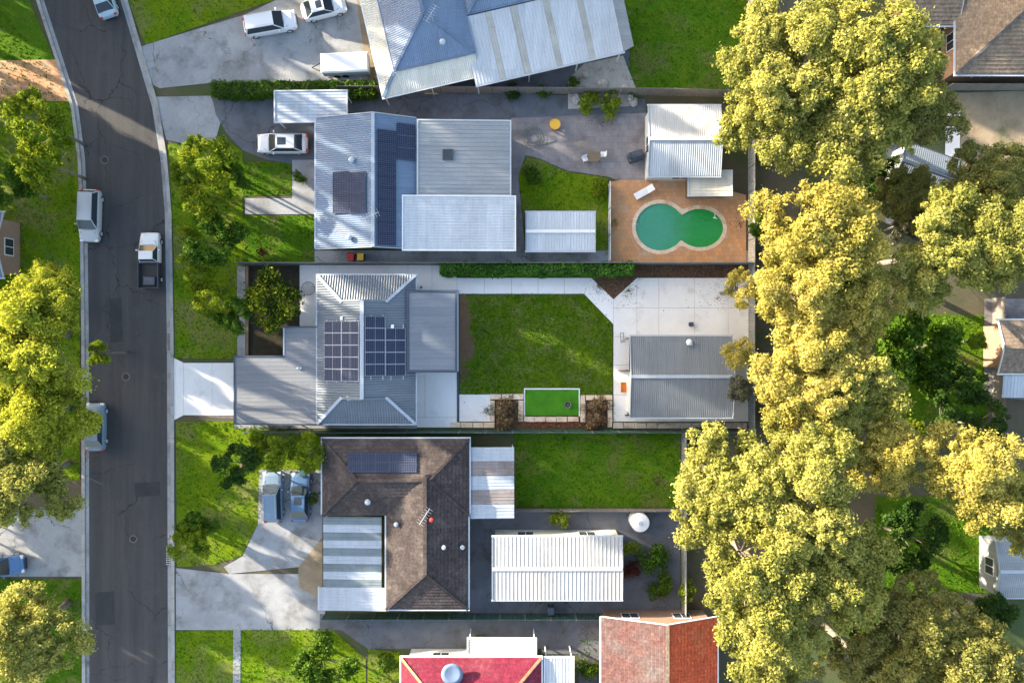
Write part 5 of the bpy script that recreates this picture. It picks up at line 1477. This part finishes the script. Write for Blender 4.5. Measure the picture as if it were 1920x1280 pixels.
MT = [
 ('mid0','lime',72,232,60,8.5,'bright green round tree left of the street at the top'),
 ('mid1','lime',80,305,56,8,'bright green round tree left of the street just below its twin'),
 ('mid2','green',20,350,42,6.5,'dark green tree at the left edge'),
 ('mid0','lime',395,300,52,6.5,'bright lime tree on the nature strip beside the curved driveway'),
 ('mid1','lime',392,372,58,6,'lime green tree on the nature strip just below the first'),
 ('mid2','green',405,452,54,5.5,'mid green tree on the nature strip level with the white pickup'),
 ('mid0','lime',400,565,34,4.2,'lime street tree on the nature strip left of the middle lot'),
 ('mid2','lime',352,335,32,4.5,'small lime tree at the kerb opposite the silver wagon'),
 ('mid1','green',440,335,34,4.5,'mid green tree between lime tree and small front lawn'),
 ('mid2','green',440,590,36,4.2,'mid green tree on the verge against the pale path strip'),
 ('mid1','lime',362,500,28,3.8,'small lime tree at the kerb just below the white pickup'),
 ('mid1','green',372,990,40,4.6,'green tree beside the bright lime one at the lower kerb'),
 ('mid2','lime',185,662,24,5.5,'small yellow green tree at the left kerb of the street'),
 ('mid0','dark',445,870,42,5.5,'dark tree left of the two blue cars'),
 ('mid2','lime',500,845,42,5,'lime green tree between white driveway and blue cars'),
 ('mid0','lime',575,848,36,4.5,'lime green tree at the corner of the brown tiled house'),
 ('mid1','lime',362,1010,44,5,'bright lime tree at the lower kerb corner'),
 ('mid1','green',600,1240,60,5,'olive green tree at the bottom beside the dark driveway'),
 ('mid2','green',1720,660,82,6.5,'round mid green tree on the shaded lawn'),
 ('mid1','dark',1790,730,64,6,'round dark tree at the lower right of the shaded lawn'),
 ('mid0','dark',1700,1010,66,6,'dark round tree on the dark lawn'),
 ('mid2','lime',1832,640,20,5,'small yellow shrub tree by the right edge patio'),
 ('mid0','lime',1715,805,22,4,'small lime tree below the shaded lawn'),
 ('mid1','dark',1845,800,46,6,'dark tree below the pale roofed house'),
 ('mid2','green',1425,425,24,4,'small dark green tree just outside the pool fence'),
 ('mid0','green',1610,1150,50,5,'dark green tree in the gap below the lower gum clump'),
 ('mid2','dark',1860,1150,44,5,'dark green tree below the grey steel shed'),
 ('mid1','greyleaf',1700,420,40,5,'grey green tree right of the golden gums'),
 ('mid0','dark',1650,340,42,6,'dark understorey tree beneath the upper right clump'),
]
for i, (key, mn, px, py, r_, top, lab) in enumerate(MT):
    tree('leafy_tree', lab, key, mn, px, py, r_, top, 'tree', rz=i*2.3, bark='bark')
# the small front tree with large leaves, thin crown, and trees at the rear fence
tree('leafy_tree', 'thin crowned small tree with large lime leaves beside the front roof', 'sparse', 'front', 509, 567, 63, 4.8, 'tree', bark='bark', squash=1.0, sx=.82)
tree('leafy_tree', 'golden leaved branch crown hanging over the top right yard corner', 'mid0', 'gum_gold', 1392, 540, 36, 7.5, 'tree', bark='bark')
tree('leafy_tree', 'thin gold and green crown touching the shed roof at its right edge', 'sparse', 'gum_gold', 1385, 665, 32, 6, 'tree', rz=1, bark='bark')
tree('leafy_tree', 'thin grey green crown at the right end of the shed ridge', 'sparse', 'greyleaf', 1388, 730, 26, 5.5, 'tree', rz=2, bark='bark')
BS = [
 ('bush0','lime',1108,190,24,1.6,'yellow green shrub at the left of the top garden bed'),
 ('bush1','lime',1145,193,26,1.7,'yellow green shrub at the right of the top garden bed'),
 ('bush2','green',1075,158,14,1.0,'small green shrub in the pale rockery'),
 ('bush0','lime',1122,355,20,1.2,'lime shrub at the bright corner of the curved lawn'),
 ('bush1','green',1000,330,20,1.3,'dark green shrub at the left end of the curved lawn'),
 ('bush2','dark',960,172,16,1.0,'dark shrub under the striped white roof'),
 ('bush0','green',560,330,14,1.0,'green shrub by the front door path'),
 ('bush1','redleaf',490,472,10,.8,'tiny reddish shrub at the front lawn edge'),
 ('bush2','lime',1050,972,19,1.5,'yellow green shrub above the big pale garage'),
 ('bush0','lime',1185,1030,18,1.4,'yellow green shrub right of the big pale garage'),
 ('bush1','redleaf',1188,1066,20,1.3,'dark red shrub right of the big pale garage'),
 ('bush2','green',1225,1050,30,1.8,'green bush in the narrow yard by the rear fence'),
 ('bush0','green',1235,1100,26,1.5,'second green bush in the narrow yard, nearest the bottom'),
 ('bush1','lime',1288,1110,22,1.8,'lime shrub in the sunlit gap beside the lower gums'),
 ('bush2','green',900,1206,18,1.1,'green shrub on the porch edge of the magenta roofed house'),
 ('bush1','green',586,935,14,1.3,'green shrub between blue car and brown tiled house'),
 ('bush0','green',1100,1250,22,1.3,'green shrub on the narrow strip at the bottom'),
 ('bush2','lime',375,545,20,1.1,'lime shrub on the kerb side of the nature strip'),
 ('bush0','lime',352,440,18,1.0,'lime shrub by the kerb opposite the white pickup'),
 ('bush1','green',1020,172,16,1.0,'low green shrub left of the rockery'),
 ('bush2','greyleaf',1740,360,34,2.2,'grey green bush beside the dark roofed shed'),
 ('bush1','green',725,1240,22,1.4,'green shrub left of the magenta tiled house'),
]
for i, (key, mn, px, py, r_, top, lab) in enumerate(BS):
    tree('shrub', lab, key, mn, px, py, r_, top, 'shrub', rz=i*1.3, bark='bark')
M['drybush'] = leafmat('drybush', (.15,.08,.045), (.28,.17,.09), (.34,.31,.14), .35)
for i, (px,py,r_,lab,mn) in enumerate(((950,762,17,'bushy reddish brown shrub in the upper part of the left mulch square','drybush'),(948,786,16,'bushy reddish brown shrub in the lower part of the left mulch square','drybush'),
      (921,768,12,'grey green shrub spilling over stones left of the left mulch square','greyleaf'),(976,780,8,'small green tuft on the stones beside the artificial turf','greyleaf'),
      (1118,765,17,'bushy reddish brown shrub in the upper part of the right mulch square','drybush'),(1116,788,15,'bushy reddish brown shrub in the lower part of the right mulch square','drybush'),
      (1094,768,9,'small dry shrub on the stones right of the artificial turf','litter'),(1143,760,10,'small dry shrub at the yard edge of the right mulch square','greyleaf'),
      (1312,803,9,'small green weed clump on the long stone row, left one','green'),(1350,802,11,'small green weed clump on the long stone row, right one','green'))):
    tree('shrub', lab, 'bush%d'%(i%3) if mn == 'drybush' else 'wispy', mn, px, py, r_*(1.35 if mn == 'drybush' else 1), .75, 'shrub', rz=i, bark='bark')

# tall gums outside the left and top edges that keep the ground in shade
OUT = [(c-.5*0, r_, top, x_) for c, r_, top, x_ in (
  (-235,60,29,-215),(-160,75,31,-230),(-60,72,31,-215),(18,52,30,-240),(165,44,27,-215),(310,42,25,-225),(460,42,14,-220),
  (-195,75,33,-400),(-110,75,33,-420),(-20,70,33,-390),(28,42,32,-400),(-270,60,33,-420),(400,26,25,-260),(950,85,12,-250),
  (-400,85,17,330),(-470,110,16,300),(-560,130,17,520),(-650,120,17,700),(-740,120,16,900),(-860,110,16,1150),(-400,85,18,150),(10,60,33,-560),(-130,75,34,-560),(330,36,27,-390),
  (100,60,33,-330),(130,70,34,-480),(235,60,30,-300),(265,60,32,-450),(-90,75,32,-310),(190,55,30,-340),(-10,70,33,-470),(30,50,34,-620),(370,60,28,-300),(432,40,15,-330),(-320,70,30,-330),(-45,72,32,-305),(5,52,32,-290),(-130,72,32,-300),(350,60,30,-330),(392,56,31,-450))]
LOWZ = {24:20,25:21,26:17,27:19,32:17,38:19,39:20}  # crown bottoms lifted so that only the higher sun rays are blocked
NUM = 'first second third fourth fifth sixth seventh eighth ninth tenth eleventh twelfth thirteenth fourteenth fifteenth sixteenth seventeenth eighteenth nineteenth twentieth'.split()+['twenty first','twenty second','twenty third','twenty fourth']+['thirtieth','thirty first','thirty second','thirty third','thirty fourth','thirty fifth','thirty sixth','thirty seventh','thirty eighth','thirty ninth','fortieth','forty first','forty second','forty third','forty fourth','forty fifth','forty sixth']
for i, (c, r_, top, px) in enumerate(OUT):
    py = c+.5*px
    lab = 'tall gum standing outside the picture, %s of the shade belt' % NUM[i]
    x, y = (px-960)/S, (640-py)/S
    k = 1-(top-5)/H
    rr_ = r_/k; th_ = 4.2*rr_/S/8.0
    lowz = LOWZ.get(i, 1.5 if px < 0 else 2.5)
    sq_ = (top-lowz)/2/th_
    k = 1-((top+lowz)/2)/H
    tree('gum_tree', lab, 'gum%d'%(i%5), 'gum', 960+(px-960)/k, 640+(py-640)/k, r_/k, top, 'tree', rz=i, squash=sq_*k)

ROW = [(c, -130-25*(i%3), 8.5+(i*7%5)*.5) for i, c in enumerate((-230,-160,-85,-10,25,185,300,400,445,515,590,665,735,795,915,985,1055,1200,1270))]  # unseen tree rows added to block low sun beneath the gum crowns
ROW += [(c, -205-22*(i%3), 12.5+(i*7%5)*.6 if c < 90 else 9.5) for i, c in enumerate((-265,-200,-125,-45,5,30,170,205,265,330,395,485,550,625,700,765,885,950,1020,1080,1195,1245))]
ROW += [(c, -300, 12.5) for c in (-180,-100,-20,20,290,400)]
ORD = 'first second third fourth fifth sixth seventh eighth ninth tenth eleventh twelfth thirteenth fourteenth fifteenth sixteenth seventeenth eighteenth nineteenth twentieth twenty-first twenty-second'.split()
cnt = {}
for i, (c, px, top) in enumerate(ROW):
    py = c+.5*px; rw = 'near' if px > -185 else ('middle' if px > -290 else 'far'); cnt[rw] = cnt.get(rw, 0)+1
    lab = 'unseen leafy shade tree outside the left edge, %s in its %s row' % (ORD[cnt[rw]-1], rw)
    k = 1-(top+.8)/2/H; rq = 56
    tree('leafy_tree', lab, 'mid%d'%(i%3), 'green', 960+(px-960)/k, 640+(py-640)/k, rq/k, top, 'tree', rz=i, bark='bark', squash=(top-.6)/2/(2.4*rq/k/S/3.6)*k)

# ------------------------------------------------------------------ vehicles
def loft(mb, secs):
    n = len(secs[0]); b = []
    for s in secs: b += s
    fs = []
    for i in range(len(secs)-1):
        for k in range(n): fs.append((i*n+k, (i+1)*n+k, (i+1)*n+(k+1)%n, i*n+(k+1)%n))
    fs.append(tuple(range(n))); fs.append(tuple(range((len(secs))*n-1,(len(secs)-1)*n-1,-1)))
    return mb.add(b, fs)
def wheel(t, x, y, r=.33, w=.22):
    o = MB().lathe([(r*.55,-w/2),(r*.93,-w/2),(r,-w/2+.04),(r,w/2-.04),(r*.93,w/2),(r*.55,w/2)],20).build('wheel', M['rubber'], t, world=False, smooth=False)
    o.location = (x,y,r); o.rotation_euler = (PI/2,0,0)
    MB().lathe([(.05,w/2-.03),(r*.55,w/2-.015),(r*.58,w/2+.006),(r*.5,w/2+.012),(.05,w/2-.0)],10).lathe([(.05,-w/2),(r*.5,-w/2-.012),(r*.58,-w/2-.006),(r*.55,-w/2+.015),(.05,-w/2+.03)],10).build('rim', M['panel_frame'], o, world=False)
def car(name, label, cat, px, py, rz, kind='hatch', col='white', c=(.7,.7,.7), L_=4.5, w=1.8, z=.04, group=None):
    t = thing(name, label, cat, (*W(px,py,.9),z), rz, group)
    P_ = paint(col, c); a = L_/2; h = w/2; sh = .92
    def sec(x, hw, zl, zs, zt):
        pts = [(-hw*.86,zl),(-hw*.98,zl+.12),(-hw,zl+.3),(-hw*.985,zs-.12),(-hw*.93,zs),(-hw*.7,zt-.01),(-hw*.3,zt+.01)]
        pts = pts+[(-y_,z_) for y_,z_ in reversed(pts)]
        return [(x,y_,z_) for y_,z_ in pts]
    mb = MB()
    if kind == 'ute':
        S_ = [(a,.72,.35,.55,.62),(a-.08,.86,.25,.68,.75),(a-.4,.96,.22,.8,.86),(a-1.2,1,.22,.9,.96),(a-1.35,1,.22,.95,.98),(a-2.75,1,.22,.95,.98),(a-2.8,.98,.3,.8,.82)]
    else:
        S_ = [(a,.50,.38,.50,.54),(a-.05,.72,.3,.58,.63),(a-.14,.87,.24,.66,.72),(a-.38,.96,.2,.77,.83),(a-1.15,1,.2,.88,.95),(a-1.4,1,.2,.93,.97),(-a+1.0,1,.2,.94,.98),(-a+.5,.98,.22,.92,.98),(-a+.2,.94,.25,.88,.94),(-a+.06,.84,.3,.80,.86),(-a,.64,.38,.7,.74)]
    loft(mb, [sec(x_,h*q,zl,zs,zt) for x_,q,zl,zs,zt in S_])
    mb.build('body', P_, t, world=False, smooth=False)
    # greenhouse
    if kind == 'ute': g0,g1,r0,r1 = a-2.72,a-1.2,a-2.55,a-1.85
    elif kind == 'wagon': g0,g1,r0,r1 = -a+.15,a-1.15,-a+.45,a-1.95
    elif kind == 'van': g0,g1,r0,r1 = -a+.08,a-.6,-a+.2,a-1.2
    else: g0,g1,r0,r1 = -a+.4,a-1.2,-a+1.05,a-2.0
    zt = 1.42 if kind in ('hatch',) else (1.9 if kind == 'van' else 1.6 if kind == 'wagon' else 1.5)
    zb = .95; hw = h*.9; hr = h*.7
    def q(x_, s_, f): return None
    vb = [(g0,-hw,zb),(g1,-hw,zb),(g1,hw,zb),(g0,hw,zb)]; vt = [(r0,-hr,zt),(r1,-hr,zt),(r1,hr,zt),(r0,hr,zt)]
    def panel(nm, i, j, m_, ins=.0):
        A,B_,C_,D_ = [Vector(v) for v in (vb[i],vb[j],vt[j],vt[i])]
        mb = MB(); ct = (A+B_+C_+D_)/4; n_ = (B_-A).cross(D_-A).normalized()
        P4 = [p+(ct-p)*ins for p in (A,B_,C_,D_)]
        mb.add([p+n_*.006 for p in P4]+[p-n_*.03 for p in P4], [(0,1,2,3),(7,6,5,4),(0,4,5,1),(1,5,6,2),(2,6,7,3),(3,7,4,0)])
        mb.build(nm, m_, t, world=False)
    solid = MB(); solid.add([Vector(v)*1 for v in vb]+[Vector(v) for v in vt], [(0,3,2,1),(4,5,6,7),(0,1,5,4),(1,2,6,5),(2,3,7,6),(3,0,4,7)])
    solid.build('cabin', P_, t, world=False)
    panel('windscreen',1,2,M['glass'],.04); panel('rear_window',3,0,M['glass'],.06)
    panel('side_window',0,1,M['glass'],.08); panel('side_window',2,3,M['glass'],.08)
    mb = MB().cbox(r0-.03,-hr+.02,zt-.01,r1+.05,hr-.02,zt+.035,.03); mb.build('roof', P_, t, world=False)
    if kind in ('wagon','van'):
        for s_ in (-1,1): MB().tube([(r0+.2,s_*(hr-.1),zt+.08),(r1-.2,s_*(hr-.1),zt+.08)],.02,6).build('roof_rail', M['panel_frame'], t, world=False)
    for s_ in (-1,1):
        MB().cbox(a-.3,s_*h*.72-.16,.58,a-.05,s_*h*.72+.16,.74,.03).build('headlight', M['trim_white'], t, world=False)
        MB().cbox(-a+.0,s_*h*.74-.13,.68,-a+.12,s_*h*.74+.13,.88,.02).build('tail_light', M['red'], t, world=False) if kind != 'ute' else MB().cbox(-a-.02,s_*h*.8-.1,.62,-a+.05,s_*h*.8+.1,.75,.01).build('tail_light', M['red'], t, world=False)
        MB().cbox(g1-.55,s_*(h+.1)-.1,.98,g1-.42,s_*(h+.1)+.1,1.12,.02).build('mirror', P_, t, world=False)
        for x_ in (a-.85, -a+.85): wheel(t, x_, s_*(h-.12))
    MB().box(a-.02,-h*.6,.3,a+.03,h*.6,.45).build('bumper', M['black'], t, world=False)
    MB().box(-a-.03,-h*.6,.3,-a+.02,h*.6,.45).build('bumper', M['black'], t, world=False)
    MB().bar((g1+.02,-.5,.975),(g1+.06,.1,.975),.02,.02).bar((g1+.02,.1,.975),(g1+.06,.6,.975),.02,.02).build('wiper', M['black'], t, world=False)
    MB().bar((a-.75,-h*.62,.925),(g1+.12,-h*.8,.965),.015,.02).bar((a-.75,h*.62,.925),(g1+.12,h*.8,.965),.015,.02).build('bonnet_seam', M['black'], t, world=False)
    MB().box(a-.01,-h*.5,.47,a+.02,h*.5,.56).build('grille', M['trim_navy'], t, world=False)
    if kind == 'hatch': MB().cbox((r0+r1)/2-.1,-.35,zt+.03,r1-.12,.35,zt+.045,.005).build('sunroof', M['glass'], t, world=False)
    if kind == 'ute':
        tr = MB().box(-a,-h,.72,a-2.85,h,.78).build('tray', M['black'], t, world=False)
        for q_ in ((-a,-h,a-2.85,-h+.05),(-a,h-.05,a-2.85,h),(-a,-h+.05,-a+.05,h-.05),(a-2.9,-h+.05,a-2.85,h-.05)):
            MB().box(q_[0],q_[1],.78,q_[2],q_[3],1.1).build('tray_side', M['trim_navy'], tr, world=False)
        MB().box(-a+.1,-.4,.35,a-2.8,.4,.7).build('chassis', M['black'], t, world=False)
        MB().cbox(-a+.3,-.6,.78,-a+1.1,.5,1.0,.05,.02).build('tarpaulin', M['trim_navy'], t, world=False)
    return t
car('parked_car','silver station wagon parked at the left kerb of the street','car',166,404,-PI/2-.03,'wagon','silver',(.42,.44,.45),4.9,1.88,.02)
car('parked_ute','white pickup with a dark tray parked at the right side of the street','pickup',279,488,PI/2,'ute','white',(.72,.72,.70),5.2,1.85,.02)
car('parked_car','blue grey car under the olive tree at the left kerb','car',176,800,PI/2,'hatch','slate',(.16,.22,.28),4.5,1.78,.02)
car('parked_car','white car with dark glass on the curved driveway','car',528,268,PI,'hatch','white2',(.70,.71,.72),4.7,1.82,.045)
car('parked_car','white wagon parked at an angle on the top driveway','car',505,42,math.radians(10),'wagon','white3',(.72,.72,.73),4.9,1.86,.04)
car('parked_car','white hatchback parked nearest the top house','car',606,12,math.radians(14),'hatch','white4',(.70,.72,.74),4.2,1.78,.04)
car('parked_car','pale blue car at the top edge of the street','car',188,-12,math.radians(109),'hatch','sky',(.36,.48,.56),4.4,1.8,.02)
car('parked_car','pale blue station wagon, left of the two below the white driveway','car',510,932,PI/2+.03,'wagon','paleblue',(.15,.22,.30),4.7,1.82,.055)
car('parked_car','darker blue hatchback, right of the two below the white driveway','car',562,932,PI/2-.02,'hatch','blue',(.06,.12,.22),4.5,1.8,.055)
car('parked_car','dark blue car at the left edge of the lower driveway','car',-2,1062,.1,'hatch','navy',(.06,.15,.32),4.4,1.78,.045)

# ------------------------------------------------------------------ small things
def bin_(px,py,label,lid,rz=0,z=.04):
    t = thing('wheelie_bin', label, 'bin', (*W(px,py),z), rz, 'wheelie bins')
    mb = MB(); vs = [(-.22,-.26,.05),(.22,-.26,.05),(.22,.22,.05),(-.22,.22,.05),(-.28,-.32,.95),(.28,-.32,.95),(.28,.32,.95),(-.28,.32,.95)]
    mb.add(vs,[(0,3,2,1),(4,5,6,7),(0,1,5,4),(1,2,6,5),(2,3,7,6),(3,0,4,7)]); mb.build('body', M['fence_green'], t, world=False)
    MB().cbox(-.3,-.34,.95,.3,.36,1.03,.04).build('lid', M[lid], t, world=False)
    MB().tube([(-.28,.38,.98),(.28,.38,.98)],.02,6).build('handle', M['black'], t, world=False)
    for s_ in (-.24,.24): MB().tube([(s_-.03,.27,.1),(s_+.03,.27,.1)],.1,10).build('wheel', M['rubber'], t, world=False)
bin_(573,882,'green bin with a green lid beside the darker blue car','fence_green')
bin_(985,1218,'bin with a red lid near the white porch of the magenta house','red')
bin_(1000,1219,'bin with a yellow lid near the white porch of the magenta house','yellow')
bin_(662,484,'bin with a red lid on the side path above the middle house','red'); bin_(680,484,'bin with a yellow lid on the side path above the middle house','yellow')
bin_(1032,1138,'bin with a dark blue lid below the big pale garage','trim_navy')
def pot(px,py,label,m='terracotta',leafm='redleaf',z=.05):
    t = thing('flower_pot', label, 'flower pot', (*W(px,py),z))
    MB().lathe([(.16,0),(.24,.35),(.28,.37),(.27,.42),(.22,.42),(.2,.36)],14).build('pot', M[m], t, world=False)
    o = bpy.data.objects.new('plant', crown_mesh('wispy', leafm)); COL.objects.link(o); o.parent = t; o.location=(0,0,.5); o.scale=(.35,.35,.45)
pot(972,1212,'terracotta pot with red foliage beside the white porch'); pot(1180,186,'pot with green plant at the right end of the top garden bed','white','green')
pot(1150,420,'terracotta pot left of the kidney pool','terracotta','lime',.14); pot(745,1130,'white pot at the bottom of the brown tiled house','white','green')
def lounger(px,py,rz,label):
    t = thing('sun_lounger', label, 'lounger', (*W(px,py),.13), rz, 'loungers by the pool')
    MB().cbox(-.95,-.32,.28,.35,.32,.36,.02).build('seat', M['white'], t, world=False)
    MB().bar((.35,0,.32),(.95,0,.62),.62,.06).build('backrest', M['white'], t, world=False)
    for a_ in (-.85,.3):
        for c_ in (-.27,.27): MB().box(a_-.03,c_-.03,0,a_+.03,c_+.03,.28).build('leg', M['white'], t, world=False)
lounger(1206,362,.5,'white lounger on the orange paving above the pool')
t = thing('water_tank', 'white round water tank beside the long back lawn fence', 'water tank', (*W(1195,972),0))
MB().lathe([(.85,0),(.85,1.5),(.8,1.56),(.2,1.72),(.02,1.73)],24).build('shell', M['white'], t, world=False); MB().lathe([(.22,1.69),(.22,1.77),(.05,1.8)],12).build('lid', M['trim_pale'], t, world=False)
# boulders in the rockery
for i,(px,py,r_,lab) in enumerate(((1080,186,.5,'pale boulder left of the yellow green shrubs'),(1172,168,.4,'pale boulder right of the rockery'),(1098,142,.35,'small boulder at the top of the rockery'),(1186,192,.45,'grey boulder beside the garage corner'),(1130,160,.5,'broad boulder in the middle of the rockery'))):
    mb = MB(); n = 9; rs_ = random.Random(i)
    rings = []
    for (q,z_) in ((.9,0),(1.05,.3),(.8,.7),(.4,.95)):
        rings += [(r_*q*rs_.uniform(.8,1.15)*math.cos(2*PI*k/n), r_*q*rs_.uniform(.8,1.15)*math.sin(2*PI*k/n), r_*z_*rs_.uniform(.85,1.1)) for k in range(n)]
    fs = [(a_*n+k,a_*n+(k+1)%n,(a_+1)*n+(k+1)%n,(a_+1)*n+k) for a_ in range(3) for k in range(n)]+[tuple(range(3*n,4*n))]
    mb.add(rings, fs); o = mb.build('boulder', M['sandstone_grey']); o.location = (*W(px,py),.05); tag(o, lab, 'boulder')
# hard edge timber at the left of the front bed
e = MB().box(*W(462.5,668),0,*W(467,499),.2).build('garden_edging', M['timber']); tag(e, 'brown timber edging between pale strip and small tree bed', 'edging')

# street ironwork
def iron(px, py, r_, label, z=.014):
    t = thing('manhole_cover', label, 'manhole cover', (*W(px,py),0))
    MB().lathe([(r_+.08,z-.01),(r_+.08,z+.006),(r_+.02,z+.008)],24).build('frame', M['joint'], t, world=False)
    MB().lathe([(r_,z),(r_,z+.014),(r_*.2,z+.018)],24).build('cover', M['black'], t, world=False)
iron(236,706,.3,'round black manhole cover in the middle of the street beside the driveway'); iron(196,300,.3,'round black manhole cover on the street bend near the silver wagon'); iron(250,1010,.28,'round black manhole cover on the lower part of the street')
for (px,py,lab) in ((317,640,'kerb drain inlet just above the broad white driveway'),(316,1040,'kerb drain inlet by the lower green lawn corner')):
    t = thing('storm_drain', lab, 'drain', (*W(px,py),0))
    MB().box(-.2,-.9,.02,.16,.9,.035).build('grate_frame', M['kerb'], t, world=False)
    for k in range(8): MB().box(-.15,-.8+k*.2,.035,.1,-.7+k*.2,.05).build('grate_bar', M['black'], t, world=False)
t = thing('garden_hose', 'green garden hose coiled on the paving by the curved lawn', 'hose', (*W(1000,258),.06))
MB().tube([((.3+.02*a)*math.cos(a*.6),(.3+.02*a)*math.sin(a*.6),.03+.003*a) for a in range(40)]+[(1.3,-.6,.03),(2.2,-.3,.03)],.022,6).build('hose', M['fence_green'], t, world=False)
litter('dead leaves blown along the right kerb of the street', 312, 300, 2.2, 160, 31, z=.03, size=.1)
litter('dead leaves blown along the left kerb of the street', 158, 860, 2.6, 220, 32, z=.03, size=.1)
litter('dead leaves on the long back lawn under the gum', 1235, 900, 2.6, 240, 33, z=.08, size=.11)
litter('dead leaves on the pool paving near the cream fence', 1385, 420, 1.6, 130, 34, z=.14, size=.1)

litter('fallen leaves floating on the green pool water', 1265, 430, 1.6, 46, 35, z=.053, size=.09)
litter('gum leaves fallen on the grey garage yard by the rear fence', 1262, 1010, 2.0, 200, 36, z=.04, size=.1)
litter('leaves on the paved yard behind the blue roofed house', 1130, 230, 2.4, 170, 37, z=.06, size=.09)
